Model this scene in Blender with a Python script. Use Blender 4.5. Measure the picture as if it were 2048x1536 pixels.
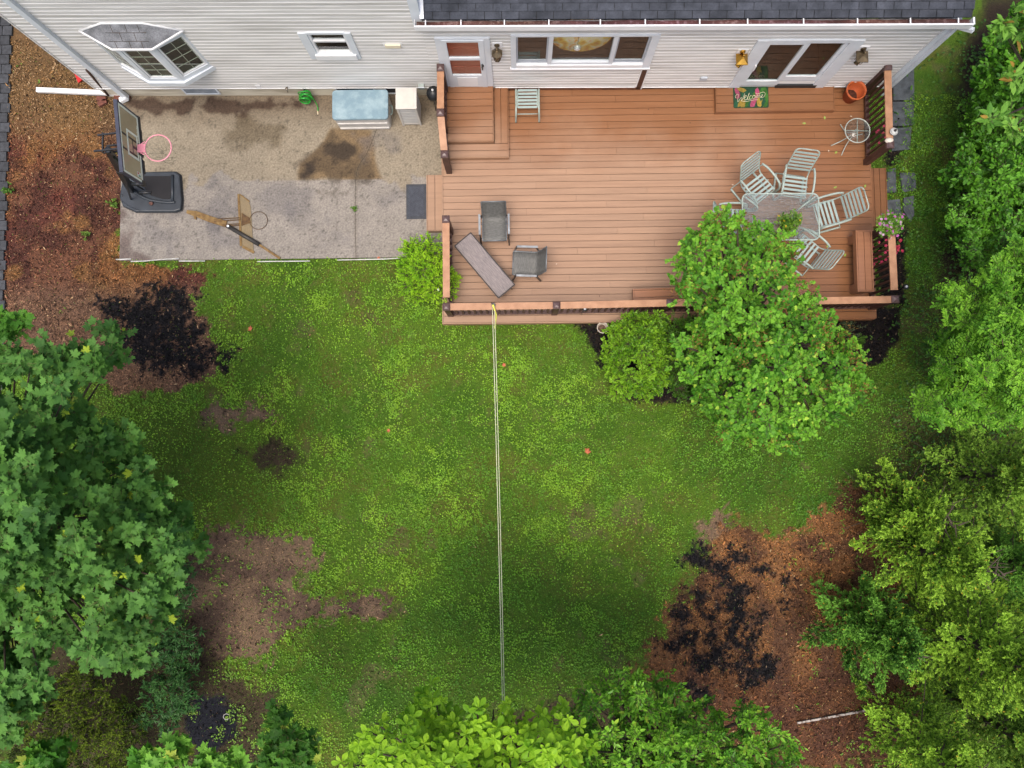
import bpy, bmesh, math, random
import numpy as np
from mathutils import Vector, Matrix

for o in list(bpy.data.objects):
    bpy.data.objects.remove(o)
SC = bpy.context.scene
COL = SC.collection
RNG = np.random.default_rng(7)
random.seed(7)

# ------------------------------------------------------------------ camera, sky, sun, exposure
CAM_H = 15.3
FPX = 1420.0            # focal length in pixels of a 2048 px wide picture
def _rx(a):
    c, s = math.cos(a), math.sin(a); return np.array([[1, 0, 0], [0, c, -s], [0, s, c]])
def _ry(a):
    c, s = math.cos(a), math.sin(a); return np.array([[c, 0, s], [0, 1, 0], [-s, 0, c]])
def _rz(a):
    c, s = math.cos(a), math.sin(a); return np.array([[c, -s, 0], [s, c, 0], [0, 0, 1]])
CAM_R = _rz(math.radians(-0.6)) @ _rx(math.atan(72 / FPX)) @ _ry(math.radians(0.64))
cam_data = bpy.data.cameras.new('camera')
cam = bpy.data.objects.new('camera', cam_data)
COL.objects.link(cam)
cam_data.sensor_width = 36.0
cam_data.lens = 36.0 * FPX / 2048
cam_data.clip_end = 2000
m4 = Matrix([list(CAM_R[i]) + [0] for i in range(3)] + [[0, 0, 0, 1]])
cam.matrix_world = Matrix.Translation((0, 0, CAM_H)) @ m4
SC.camera = cam

SUN_EL, SUN_ROT = math.radians(74), math.radians(205)
world = bpy.data.worlds.new('World')
SC.world = world
world.use_nodes = True
wn = world.node_tree
sky = wn.nodes.new('ShaderNodeTexSky')
sky.sky_type = 'NISHITA'
sky.sun_disc = False
sky.sun_elevation = SUN_EL
sky.sun_rotation = SUN_ROT
sky.air_density = 1.0
sky.dust_density = 6.0
sky.ozone_density = 0.4
bg = wn.nodes['Background']
bg.inputs[1].default_value = 0.145
wn.links.new(sky.outputs[0], bg.inputs[0])
sun_data = bpy.data.lights.new('sun', 'SUN')
sun_data.energy = 0.9
sun_data.angle = math.radians(30)
sun_data.color = (1.0, 0.97, 0.93)
sun = bpy.data.objects.new('sun', sun_data)
COL.objects.link(sun)
# Nishita: rotation is measured clockwise from +Y
sdir = Vector((math.sin(SUN_ROT) * math.cos(SUN_EL), math.cos(SUN_ROT) * math.cos(SUN_EL), math.sin(SUN_EL)))
sun.rotation_euler = (-sdir).to_track_quat('-Z', 'Y').to_euler()
sun.location = (0, 0, 30)
SC.view_settings.view_transform = 'Standard'
SC.view_settings.look = 'None'
SC.view_settings.gamma = 1.0
SC.view_settings.exposure = 0.7

# ------------------------------------------------------------------ measuring helpers
def P(px, py, z=0.0):
    """where the sight line through a photo point meets the level z: world x, y"""
    d = CAM_R @ np.array([(px - 1024) / FPX, -(py - 768) / FPX, -1.0])
    t = (z - CAM_H) / d[2]
    return float(d[0] * t), float(d[1] * t)
def PV(px, py, z=0.0):
    x, y = P(px, py, z); return Vector((x, y, z))
def Ppoly(pts, z=0.0):
    return np.array([P(a, b, z) for a, b in pts])
WK, WY = -0.012, 7.13     # the rear wall of the house: Y = WY + WK * X
def PR(V):
    """world points -> photo pixels"""
    c = (np.asarray(V, float) - np.array([0, 0, CAM_H])) @ CAM_R
    return np.column_stack([1024 + FPX * c[:, 0] / -c[:, 2], 768 - FPX * c[:, 1] / -c[:, 2]])
def pxm(z):
    return FPX / (CAM_H - z)

# ------------------------------------------------------------------ noise in numpy
def vnoise(x, y, seed=0):
    xi = np.floor(x).astype(np.int64); yi = np.floor(y).astype(np.int64)
    xf = x - xi; yf = y - yi
    u = xf * xf * (3 - 2 * xf); v = yf * yf * (3 - 2 * yf)
    def h(a, b):
        n = (a * 374761393 + b * 668265263 + seed * 1442695041) & 0x7fffffff
        n = ((n ^ (n >> 13)) * 1274126177) & 0x7fffffff
        return ((n ^ (n >> 16)) & 0xffff) / 65535.0
    a = h(xi, yi); b = h(xi + 1, yi); c = h(xi, yi + 1); d = h(xi + 1, yi + 1)
    return (a * (1 - u) + b * u) * (1 - v) + (c * (1 - u) + d * u) * v
def fbm(x, y, seed=0, octv=4):
    s = np.zeros_like(np.asarray(x, float)); amp = 0.5; tot = 0
    for k in range(octv):
        s = s + amp * vnoise(x * 2 ** k + 13.7 * k, y * 2 ** k + 7.1 * k, seed + k); tot += amp; amp *= 0.5
    return s / tot
def sdf(poly, x, y):
    """signed distance to polygon, negative inside"""
    poly = np.asarray(poly, float); n = len(poly)
    d = np.full(np.shape(x), 1e9); inside = np.zeros(np.shape(x), bool)
    for i in range(n):
        ax, ay = poly[i]; bx, by = poly[(i + 1) % n]
        ex, ey = bx - ax, by - ay
        wx, wy = x - ax, y - ay
        t = np.clip((wx * ex + wy * ey) / (ex * ex + ey * ey + 1e-12), 0, 1)
        d = np.minimum(d, np.hypot(wx - ex * t, wy - ey * t))
        cond = ((ay > y) != (by > y)) & (x < (bx - ax) * (y - ay) / ((by - ay) if by != ay else 1e-9) + ax)
        inside ^= cond
    return np.where(inside, -d, d)
def smooth(a, b, v):
    t = np.clip((v - a) / (b - a), 0, 1); return t * t * (3 - 2 * t)

# ------------------------------------------------------------------ materials
MATS = {}
def mat(name, col, col2=None, rough=0.6, scale=6.0, stretch=(1, 1, 1), bump=0.0, spec=0.4, metal=0.0,
        detail=4.0, transl=0.0, fine=0.0, rough2=None, lo=0.35, hi=0.65, bdist=0.004):
    if name in MATS: return MATS[name]
    m = bpy.data.materials.new(name); m.use_nodes = True
    nt = m.node_tree; N = nt.nodes; L = nt.links
    b = N['Principled BSDF']; out = N['Material Output']
    b.inputs['Roughness'].default_value = rough
    b.inputs['Metallic'].default_value = metal
    b.inputs['Specular IOR Level'].default_value = spec
    tc = N.new('ShaderNodeTexCoord'); mp = N.new('ShaderNodeMapping'); mp.inputs['Scale'].default_value = stretch
    L.new(tc.outputs['Object'], mp.inputs['Vector'])
    nz = N.new('ShaderNodeTexNoise'); nz.inputs['Scale'].default_value = scale; nz.inputs['Detail'].default_value = detail
    L.new(mp.outputs[0], nz.inputs['Vector'])
    mr = N.new('ShaderNodeMapRange'); mr.inputs[1].default_value = lo; mr.inputs[2].default_value = hi
    L.new(nz.outputs[0], mr.inputs[0])
    mx = N.new('ShaderNodeMix'); mx.data_type = 'RGBA'
    c2 = col2 if col2 is not None else tuple(c * 0.82 for c in col)
    mx.inputs[6].default_value = (*col, 1); mx.inputs[7].default_value = (*c2, 1)
    L.new(mr.outputs[0], mx.inputs[0])
    at = N.new('ShaderNodeAttribute'); at.attribute_name = 'tint'
    mu = N.new('ShaderNodeMix'); mu.data_type = 'RGBA'; mu.blend_type = 'MULTIPLY'; mu.inputs[0].default_value = 1
    L.new(mx.outputs[2], mu.inputs[6]); L.new(at.outputs['Color'], mu.inputs[7])
    last = mu.outputs[2]
    if fine:
        n2 = N.new('ShaderNodeTexNoise'); n2.inputs['Scale'].default_value = scale * 9; n2.inputs['Detail'].default_value = 3
        L.new(mp.outputs[0], n2.inputs['Vector'])
        r2 = N.new('ShaderNodeMapRange'); r2.inputs[1].default_value = 0.3; r2.inputs[2].default_value = 0.7
        r2.inputs[3].default_value = 1 - fine; r2.inputs[4].default_value = 1 + fine
        L.new(n2.outputs[0], r2.inputs[0])
        m2 = N.new('ShaderNodeMix'); m2.data_type = 'RGBA'; m2.blend_type = 'MULTIPLY'; m2.inputs[0].default_value = 1
        L.new(last, m2.inputs[6]); L.new(r2.outputs[0], m2.inputs[7]); last = m2.outputs[2]
    L.new(last, b.inputs['Base Color'])
    if rough2 is not None:
        rr = N.new('ShaderNodeMapRange'); rr.inputs[3].default_value = rough; rr.inputs[4].default_value = rough2
        n3 = N.new('ShaderNodeTexNoise'); n3.inputs['Scale'].default_value = 1.1; n3.inputs['Detail'].default_value = 3
        L.new(tc.outputs['Object'], n3.inputs['Vector'])
        rr.inputs[1].default_value = 0.45; rr.inputs[2].default_value = 0.62
        L.new(n3.outputs[0], rr.inputs[0]); L.new(rr.outputs[0], b.inputs['Roughness'])
    if bump:
        bp = N.new('ShaderNodeBump'); bp.inputs['Strength'].default_value = bump; bp.inputs['Distance'].default_value = bdist
        L.new(nz.outputs[0], bp.inputs['Height']); L.new(bp.outputs[0], b.inputs['Normal'])
    if transl:
        tr = N.new('ShaderNodeBsdfTranslucent'); L.new(last, tr.inputs[0])
        ms = N.new('ShaderNodeMixShader'); ms.inputs[0].default_value = transl
        L.new(b.outputs[0], ms.inputs[1]); L.new(tr.outputs[0], ms.inputs[2]); L.new(ms.outputs[0], out.inputs[0])
    MATS[name] = m
    return m
def glass(name, tint=(1, 1, 1), rough=0.02, milky=0.0, bump=0.0, base=0.0):
    if name in MATS: return MATS[name]
    m = bpy.data.materials.new(name); m.use_nodes = True
    nt = m.node_tree; N = nt.nodes; L = nt.links; N.remove(N['Principled BSDF']); out = N['Material Output']
    tr = N.new('ShaderNodeBsdfTransparent'); tr.inputs[0].default_value = (*tint, 1)
    gl = N.new('ShaderNodeBsdfGlossy'); gl.inputs[1].default_value = rough
    fr = N.new('ShaderNodeFresnel'); fr.inputs[0].default_value = 1.55
    ad = N.new('ShaderNodeMath'); ad.operation = 'ADD'; ad.inputs[1].default_value = base; ad.use_clamp = True
    L.new(fr.outputs[0], ad.inputs[0])
    ge = N.new('ShaderNodeNewGeometry'); iv = N.new('ShaderNodeMath'); iv.operation = 'SUBTRACT'; iv.inputs[0].default_value = 1.0
    L.new(ge.outputs['Backfacing'], iv.inputs[1]); mm = N.new('ShaderNodeMath'); mm.operation = 'MULTIPLY'
    L.new(ad.outputs[0], mm.inputs[0]); L.new(iv.outputs[0], mm.inputs[1])
    ms = N.new('ShaderNodeMixShader')
    L.new(mm.outputs[0], ms.inputs[0]); L.new(tr.outputs[0], ms.inputs[1]); L.new(gl.outputs[0], ms.inputs[2])
    last = ms.outputs[0]
    if milky:
        df = N.new('ShaderNodeBsdfDiffuse'); df.inputs[0].default_value = (0.75, 0.8, 0.8, 1)
        m2 = N.new('ShaderNodeMixShader'); m2.inputs[0].default_value = milky
        tc = N.new('ShaderNodeTexCoord'); nz = N.new('ShaderNodeTexNoise'); nz.inputs['Scale'].default_value = 38
        nz.inputs['Detail'].default_value = 3
        L.new(tc.outputs['Object'], nz.inputs['Vector'])
        mr = N.new('ShaderNodeMapRange'); mr.inputs[1].default_value = 0.42; mr.inputs[2].default_value = 0.66
        mr.inputs[3].default_value = milky * 0.35; mr.inputs[4].default_value = milky * 2.0
        L.new(nz.outputs[0], mr.inputs[0]); L.new(mr.outputs[0], m2.inputs[0])
        L.new(last, m2.inputs[1]); L.new(df.outputs[0], m2.inputs[2]); last = m2.outputs[0]
        if bump:
            bp = N.new('ShaderNodeBump'); bp.inputs['Strength'].default_value = bump; bp.inputs['Distance'].default_value = 0.004
            L.new(nz.outputs[0], bp.inputs['Height']); L.new(bp.outputs[0], gl.inputs['Normal'])
    L.new(last, out.inputs[0])
    MATS[name] = m
    return m

# ------------------------------------------------------------------ mesh builder
def _basis(d):
    d = Vector(d).normalized()
    u = Vector((0, 0, 1)).cross(d)
    if u.length < 1e-4: u = Vector((1, 0, 0))
    u.normalize()
    return d, u, d.cross(u)
class MB:
    def __init__(self):
        self.v, self.f, self.t, self.s = [], [], [], []
    def add(self, verts, faces, tint=(1, 1, 1), sm=False):
        b = len(self.v)
        self.v += [tuple(p) for p in verts]
        self.t += [tint] * len(verts)
        self.f += [tuple(b + i for i in fc) for fc in faces]
        self.s += [sm] * len(faces)
        return self
    def box(self, c, s, rz=0.0, tint=(1, 1, 1), rot=None):
        x, y, z = s[0] / 2, s[1] / 2, s[2] / 2
        vs = [(-x, -y, -z), (x, -y, -z), (x, y, -z), (-x, y, -z), (-x, -y, z), (x, -y, z), (x, y, z), (-x, y, z)]
        R = rot if rot is not None else Matrix.Rotation(rz, 3, 'Z')
        c = Vector(c)
        vs = [R @ Vector(p) + c for p in vs]
        return self.add(vs, [(0, 3, 2, 1), (4, 5, 6, 7), (0, 1, 5, 4), (1, 2, 6, 5), (2, 3, 7, 6), (3, 0, 4, 7)], tint)
    def span(self, x0, x1, y0, y1, z0, z1, tint=(1, 1, 1)):
        return self.box(((x0 + x1) / 2, (y0 + y1) / 2, (z0 + z1) / 2), (abs(x1 - x0), abs(y1 - y0), abs(z1 - z0)), tint=tint)
    def bar(self, a, b, w, h, tint=(1, 1, 1), up=None):
        a, b = Vector(a), Vector(b); d = b - a
        dn, u, n = _basis(d)
        if up is not None:
            u = Vector(up).cross(dn).normalized(); n = dn.cross(u)
        vs = []
        for q in (a, b):
            vs += [q - u * w / 2 - n * h / 2, q + u * w / 2 - n * h / 2, q + u * w / 2 + n * h / 2, q - u * w / 2 + n * h / 2]
        return self.add(vs, [(3, 2, 1, 0), (4, 5, 6, 7), (0, 1, 5, 4), (1, 2, 6, 5), (2, 3, 7, 6), (3, 0, 4, 7)], tint)
    def tube(self, pts, r, n=8, closed=False, tint=(1, 1, 1), flat=1.0):
        pts = [Vector(p) for p in pts]; K = len(pts)
        rs = r if isinstance(r, (list, tuple)) else [r] * K
        vs = []; prev = None
        for i, p in enumerate(pts):
            if closed: d = pts[(i + 1) % K] - pts[i - 1]
            else: d = pts[min(i + 1, K - 1)] - pts[max(i - 1, 0)]
            d = d.normalized() if d.length > 1e-9 else Vector((0, 0, 1))
            if prev is None: _, u, w = _basis(d)
            else:
                u = prev - d * prev.dot(d)
                u = u.normalized() if u.length > 1e-6 else _basis(d)[1]
                w = d.cross(u)
            prev = u
            for k in range(n):
                a = 2 * math.pi * k / n
                vs.append(p + (u * math.cos(a) + w * math.sin(a) * flat) * rs[i])
        fs = []
        for i in range(K if closed else K - 1):
            j = (i + 1) % K
            for k in range(n):
                fs.append((i * n + k, i * n + (k + 1) % n, j * n + (k + 1) % n, j * n + k))
        if not closed:
            fs.append(tuple(range(n - 1, -1, -1))); fs.append(tuple((K - 1) * n + k for k in range(n)))
        return self.add(vs, fs, tint, True)
    def lathe(self, prof, c=(0, 0, 0), n=24, tint=(1, 1, 1), axis=None):
        c = Vector(c); vs = []; R = Matrix.Identity(3)
        if axis is not None: R = Vector((0, 0, 1)).rotation_difference(Vector(axis)).to_matrix()
        for r, z in prof:
            for k in range(n):
                a = 2 * math.pi * k / n
                vs.append(R @ Vector((r * math.cos(a), r * math.sin(a), z)) + c)
        fs = []
        for i in range(len(prof) - 1):
            for k in range(n):
                fs.append((i * n + k, i * n + (k + 1) % n, (i + 1) * n + (k + 1) % n, (i + 1) * n + k))
        if prof[0][0] > 1e-4: fs.append(tuple(range(n - 1, -1, -1)))
        if prof[-1][0] > 1e-4: fs.append(tuple((len(prof) - 1) * n + k for k in range(n)))
        return self.add(vs, fs, tint, True)
    def prism(self, poly, z0, z1, tint=(1, 1, 1), inset=0.0):
        n = len(poly); cx = sum(p[0] for p in poly) / n; cy = sum(p[1] for p in poly) / n
        vs = [(p[0], p[1], z0) for p in poly]
        vs += [(cx + (p[0] - cx) * (1 - inset), cy + (p[1] - cy) * (1 - inset), z1) for p in poly]
        fs = [tuple(range(n - 1, -1, -1)), tuple(range(n, 2 * n))]
        fs += [(i, (i + 1) % n, n + (i + 1) % n, n + i) for i in range(n)]
        return self.add(vs, fs, tint)
    def build(self, name, material, parent=None, local=False, bevel=0.0, recalc=True):
        me = bpy.data.meshes.new(name)
        off = Vector((0, 0, 0))
        if parent is not None and not local:
            q = parent
            while q is not None: off += q.location; q = q.parent
        me.from_pydata([(p[0] - off.x, p[1] - off.y, p[2] - off.z) for p in self.v], [], self.f)
        a = me.attributes.new('tint', 'FLOAT_COLOR', 'POINT')
        a.data.foreach_set('color', np.array([(*t, 1.0) for t in self.t], np.float32).ravel())
        if recalc:
            bm = bmesh.new(); bm.from_mesh(me); bmesh.ops.recalc_face_normals(bm, faces=bm.faces); bm.to_mesh(me); bm.free()
        me.polygons.foreach_set('use_smooth', self.s)
        me.materials.append(material); me.update()
        o = bpy.data.objects.new(name, me); COL.objects.link(o)
        if parent is not None: o.parent = parent
        if bevel:
            md = o.modifiers.new('bevel', 'BEVEL'); md.width = bevel; md.segments = 3; md.limit_method = 'ANGLE'
        return o
def tag(o, label=None, cat=None, group=None, kind=None):
    if label: o['label'] = label
    if cat: o['category'] = cat
    if group: o['group'] = group
    if kind: o['kind'] = kind
    return o
def thing(name, label, cat, loc=(0, 0, 0), group=None, rz=0.0):
    o = bpy.data.objects.new(name, None); COL.objects.link(o)
    o.empty_display_size = 0.1
    o.location = loc; o.rotation_euler = (0, 0, rz)
    return tag(o, label, cat, group)
def children_of(o): return [c for c in bpy.data.objects if c.parent is o]
def copy_tree(o, parent=None):
    c = o.copy(); COL.objects.link(c)
    if parent is not None: c.parent = parent
    for ch in children_of(o): copy_tree(ch, c)
    return c
def place(o, loc, rz, label=None, group=None):
    o.location = loc; o.rotation_euler = (0, 0, rz)
    if label: o['label'] = label
    if group: o['group'] = group
    return o
def rrect(w, h, r, n=5):
    pts = []
    for cx, cy, a0 in ((w / 2 - r, h / 2 - r, 0), (-w / 2 + r, h / 2 - r, 90), (-w / 2 + r, -h / 2 + r, 180), (w / 2 - r, -h / 2 + r, 270)):
        for k in range(n + 1):
            a = math.radians(a0 + 90 * k / n); pts.append((cx + r * math.cos(a), cy + r * math.sin(a)))
    return pts
def spline(pts, n=6):
    """Catmull-Rom through points"""
    pts = [Vector(p) for p in pts]; out = []
    for i in range(len(pts) - 1):
        p0 = pts[max(i - 1, 0)]; p1 = pts[i]; p2 = pts[i + 1]; p3 = pts[min(i + 2, len(pts) - 1)]
        for k in range(n):
            t = k / n
            out.append(0.5 * ((2 * p1) + (p2 - p0) * t + (2 * p0 - 5 * p1 + 4 * p2 - p3) * t * t + (3 * p1 - p0 - 3 * p2 + p3) * t ** 3))
    out.append(pts[-1]); return out

# ------------------------------------------------------------------ many small faces at once (leaves, blades, chips)
def np_mesh(name, verts, faces_flat, sizes, colors, material, parent=None, smooth_=False):
    me = bpy.data.meshes.new(name)
    off = np.zeros(3)
    q = parent
    while q is not None: off += np.array(q.location); q = q.parent
    verts = (verts - off).astype(np.float32)
    me.vertices.add(len(verts)); me.vertices.foreach_set('co', verts.ravel())
    me.loops.add(len(faces_flat)); me.loops.foreach_set('vertex_index', faces_flat.astype(np.int32))
    st = np.zeros(len(sizes), np.int32); st[1:] = np.cumsum(sizes)[:-1]
    me.polygons.add(len(sizes)); me.polygons.foreach_set('loop_start', st)
    me.update(calc_edges=True)
    a = me.attributes.new('tint', 'FLOAT_COLOR', 'POINT')
    a.data.foreach_set('color', np.concatenate([colors, np.ones((len(colors), 1))], 1).astype(np.float32).ravel())
    me.polygons.foreach_set('use_smooth', np.full(len(sizes), smooth_))
    me.materials.append(material)
    me.validate()
    o = bpy.data.objects.new(name, me); COL.objects.link(o)
    if parent is not None: o.parent = parent
    return o
def norm(v): return v / np.maximum(np.linalg.norm(v, axis=-1, keepdims=True), 1e-9)
LEAF = {}
def _mk(outline, fold=0.12, centre=None, curl=0.0):
    """leaf template: x along the blade, y across, folded along the midrib"""
    o = np.array(outline, float)
    z = np.abs(o[:, 1]) * fold - curl * o[:, 0] ** 2
    return np.column_stack([o, z])
LEAF['quad'] = (_mk([(0, 0), (.5, .32), (1, 0), (.5, -.32)], .25), [(0, 3, 2, 1)])
LEAF['blade'] = (_mk([(0, .09), (0, -.09), (1, 0)], 0), [(0, 1, 2)])
LEAF['oval'] = (_mk([(0, 0), (.3, .24), (.65, .22), (1, 0), (.65, -.22), (.3, -.24)], .3, curl=.12), [(0, 3, 2, 1), (0, 5, 4, 3)])
LEAF['obov'] = (_mk([(0, 0), (.3, .13), (.62, .27), (.85, .2), (1, 0), (.85, -.2), (.62, -.27), (.3, -.13)], .3, curl=.15),
                [(0, 4, 3, 2, 1), (0, 7, 6, 5, 4)])
LEAF['heart'] = (_mk([(0.06, 0), (0, .25), (.15, .45), (.45, .46), (.75, .24), (1, 0), (.75, -.24), (.45, -.46), (.15, -.45), (0, -.25)], .22, curl=.18),
                 [(0, 5, 4, 3, 2, 1), (0, 9, 8, 7, 6, 5)])
LEAF['lance'] = (_mk([(0, 0), (.4, .13), (1, 0), (.4, -.13)], .35, curl=.2), [(0, 2, 1), (0, 3, 2)])
LEAF['stub'] = (_mk([(0, .1), (.7, .2), (1, 0), (.7, -.2), (0, -.1)], .3), [(0, 4, 3, 2, 1)])
_mo = [(0.03, 0), (-.10, .14), (.06, .20), (-.12, .46), (.12, .36), (.20, .30), (.26, .50), (.40, .48), (.60, .70), (.60, .48), (.72, .44), (.50, .20), (.70, .24), (.78, .13), (1, 0)]
_mo = _mo + [(x, -y) for x, y in reversed(_mo[1:-1])]
_mv = _mk([(0.3, 0)] + _mo, .14, curl=.12)
LEAF['maple'] = (_mv, [(0, i + 1, (i + 1) % len(_mo) + 1) for i in range(len(_mo))])
def leaves(name, kind, Pn, D, Nn, S, C, material, parent=None, width=1.0):
    tv, tf = LEAF[kind]
    tv = tv * np.array([1, width, 1])
    D = norm(D); Nn = norm(Nn - D * np.sum(Nn * D, 1, keepdims=True)); Y = np.cross(Nn, D)
    n = len(Pn); k = len(tv)
    V = Pn[:, None, :] + S[:, None, None] * (tv[None, :, 0:1] * D[:, None, :] + tv[None, :, 1:2] * Y[:, None, :] + tv[None, :, 2:3] * Nn[:, None, :])
    sizes1 = np.array([len(f) for f in tf]); flat1 = np.concatenate([np.array(f) for f in tf])
    flat = (flat1[None, :] + (np.arange(n) * k)[:, None]).ravel()
    sizes = np.tile(sizes1, n)
    return np_mesh(name, V.reshape(-1, 3), flat, sizes, np.repeat(C, k, 0), material, parent)
def mixc(a, b, t):
    return np.asarray(a)[None, :] * (1 - t[:, None]) + np.asarray(b)[None, :] * t[:, None]

# ------------------------------------------------------------------ ground: one sheet, its soils kept as masks in world metres
def Q(pts): return Ppoly(pts, 0.0)
MULCH_L = Q([(-40, 20), (14, 20), (217, 185), (246, 205), (242, 520), (330, 528), (420, 545), (392, 600), (440, 690), (450, 765), (330, 790), (225, 790), (150, 700), (-40, 700)])
BLACK_L = Q([(208, 610), (270, 600), (320, 572), (385, 575), (395, 640), (425, 690), (460, 705), (455, 742), (412, 765), (330, 742), (285, 735), (250, 690), (240, 650)])
SOIL = [Q([(385, 1085), (430, 1060), (520, 1065), (625, 1070), (628, 1130), (590, 1160), (640, 1200), (775, 1188), (768, 1240), (650, 1235), (560, 1270), (520, 1320), (440, 1345), (370, 1300), (340, 1150)]),
        Q([(385, 820), (420, 790), (540, 810), (550, 845), (480, 850), (430, 860)]),
        Q([(1395, 1090), (1392, 1040), (1440, 1028), (1470, 1060), (1450, 1120)])]
DARKSOIL = [Q([(250, 1250), (380, 1230), (480, 1330), (560, 1400), (520, 1560), (250, 1560), (0, 1560), (0, 1300)]),
            Q([(488, 900), (540, 875), (590, 900), (600, 940), (520, 955)]),
            Q([(1085, 1420), (1180, 1380), (1300, 1360), (1320, 1460), (1100, 1480)]),
            Q([(1030, 1420), (1090, 1405), (1100, 1500), (1000, 1500)])]
MULCH_R = Q([(1380, 1150), (1420, 1090), (1480, 1050), (1520, 1062), (1600, 1068), (1650, 1040), (1690, 990), (1800, 960), (1830, 1500), (1640, 1560), (1480, 1480), (1400, 1420), (1300, 1370), (1270, 1330), (1290, 1290), (1330, 1240), (1360, 1200)])
BLACK_R = [(1398, 1118, 34), (1440, 1135, 26), (1470, 1110, 18), (1455, 1160, 25), (1475, 1185, 28), (1480, 1215, 30), (1470, 1250, 28), (1400, 1200, 22), (1390, 1195, 16), (1425, 1220, 14),
           (1365, 1225, 14), (1370, 1260, 18), (1352, 1297, 24), (1400, 1325, 24), (1440, 1310, 26), (1465, 1285, 20), (1515, 1245, 20), (1510, 1290, 17), (1530, 1335, 32), (1485, 1340, 20), (1500, 1370, 16),
           (1400, 1390, 26), (1380, 1370, 16), (1547, 1148, 12), (1568, 1168, 14), (1563, 1208, 11), (1500, 1145, 10), (1520, 1140, 9), (1390, 1270, 14), (1500, 1310, 18), (1420, 1280, 18)]
BED = [Q([(1150, 640), (1340, 640), (1800, 610), (1802, 680), (1760, 725), (1690, 735), (1500, 800), (1260, 800), (1205, 730), (1180, 690)]),
       Q([(1772, 170), (1800, 170), (1800, 330), (1772, 340)]), Q([(1760, 450), (1806, 450), (1812, 610), (1760, 610)])]
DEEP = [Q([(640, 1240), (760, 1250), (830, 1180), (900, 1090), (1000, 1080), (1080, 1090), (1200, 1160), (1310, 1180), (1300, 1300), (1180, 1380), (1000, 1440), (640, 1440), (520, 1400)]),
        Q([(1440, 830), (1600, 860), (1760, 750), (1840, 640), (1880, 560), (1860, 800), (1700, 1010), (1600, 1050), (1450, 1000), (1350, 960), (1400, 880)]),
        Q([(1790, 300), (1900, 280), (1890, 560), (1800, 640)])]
OLIVE = Q([(240, 790), (430, 780), (560, 860), (600, 960), (520, 1060), (380, 1050), (300, 940)])
BLUE = Q([(375, 1400), (430, 1385), (480, 1420), (470, 1480), (420, 1510), (370, 1480)])
LITTER_R = Q([(1965, -40), (2100, -40), (2100, 620), (1960, 620), (1895, 560), (1915, 300), (1925, 120)])
THIN_R = Q([(1800, 600), (1900, 560), (2100, 620), (2100, 1000), (1700, 1020), (1750, 900), (1840, 760)])
EDGE_WOB = 0.22
def masks(x, y):
    w = (fbm(x * 1.1, y * 1.1, 3, 4) - .5) * 2
    w2 = (fbm(x * 5, y * 5, 11, 4) - .5) * 2
    w3 = (fbm(x * 17, y * 17, 15, 2) - .5) * 2
    wob = w * .35 + w2 * .30 + w3 * .16
    M = {}
    ml = 1 - smooth(-.06, .07, sdf(MULCH_L, x, y) + wob * .75)
    mr = 1 - smooth(-.10, .12, sdf(MULCH_R, x, y) + wob * 1.1 + w3 * .1)
    bl = 1 - smooth(-.13, .13, sdf(BLACK_L, x, y) + w * .14 + w2 * .40 + w3 * .30 + .02)
    br = np.zeros_like(x)
    for px, py, r in BLACK_R:
        cx, cy = P(px, py); rr = r / 92.8
        br = np.maximum(br, 1 - smooth(-.12, .14, np.hypot(x - cx, y - cy) - rr * .80 + w2 * .34 + w * .08 + w3 * .22))
    bed = np.zeros_like(x)
    for p in BED: bed = np.maximum(bed, 1 - smooth(-.05, .06, sdf(p, x, y) + wob * .35))
    so = np.zeros_like(x)
    for p in SOIL: so = np.maximum(so, 1 - smooth(-.07, .07, sdf(p, x, y) + wob * .95 + w3 * .12))
    so = np.maximum(so, .38 * smooth(.68, .76, fbm(x * 1.5 + 7, y * 1.5, 88, 5)))
    ds = np.zeros_like(x)
    for p in DARKSOIL: ds = np.maximum(ds, 1 - smooth(-.25, .25, sdf(p, x, y) + wob))
    lr = 1 - smooth(-.3, .3, sdf(LITTER_R, x, y) + wob)
    th = (1 - smooth(-.5, .5, sdf(THIN_R, x, y) + wob)) * .75
    bu = 1 - smooth(-.06, .08, sdf(BLUE, x, y) + wob * .5)
    M['mulch_l'], M['mulch_r'], M['black'], M['bed'], M['soil'], M['dark'], M['litter'], M['thin'], M['blue'] = ml, mr, np.maximum(bl, br), bed, so, ds, lr, th, bu
    bare = np.maximum.reduce([ml, mr, bl, br, bed, so * .97, ds * .9, lr * .85, th * .55, bu])
    M['bare'] = bare
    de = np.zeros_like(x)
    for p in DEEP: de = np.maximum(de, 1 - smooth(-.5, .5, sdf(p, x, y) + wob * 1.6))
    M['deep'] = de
    M['olive'] = 1 - smooth(-.5, .5, sdf(OLIVE, x, y) + wob * 1.6)
    qx, qy = x + 1.3 * (fbm(x * .9, y * .9, 22, 3) - .5), y + 1.3 * (fbm(x * .9, y * .9, 23, 3) - .5)
    patch = fbm(qx * 1.1 + 3, qy * 1.1, 21, 5)
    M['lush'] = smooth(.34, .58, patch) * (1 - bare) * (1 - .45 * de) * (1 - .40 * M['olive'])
    M['grass'] = 1 - bare
    return M
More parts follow.
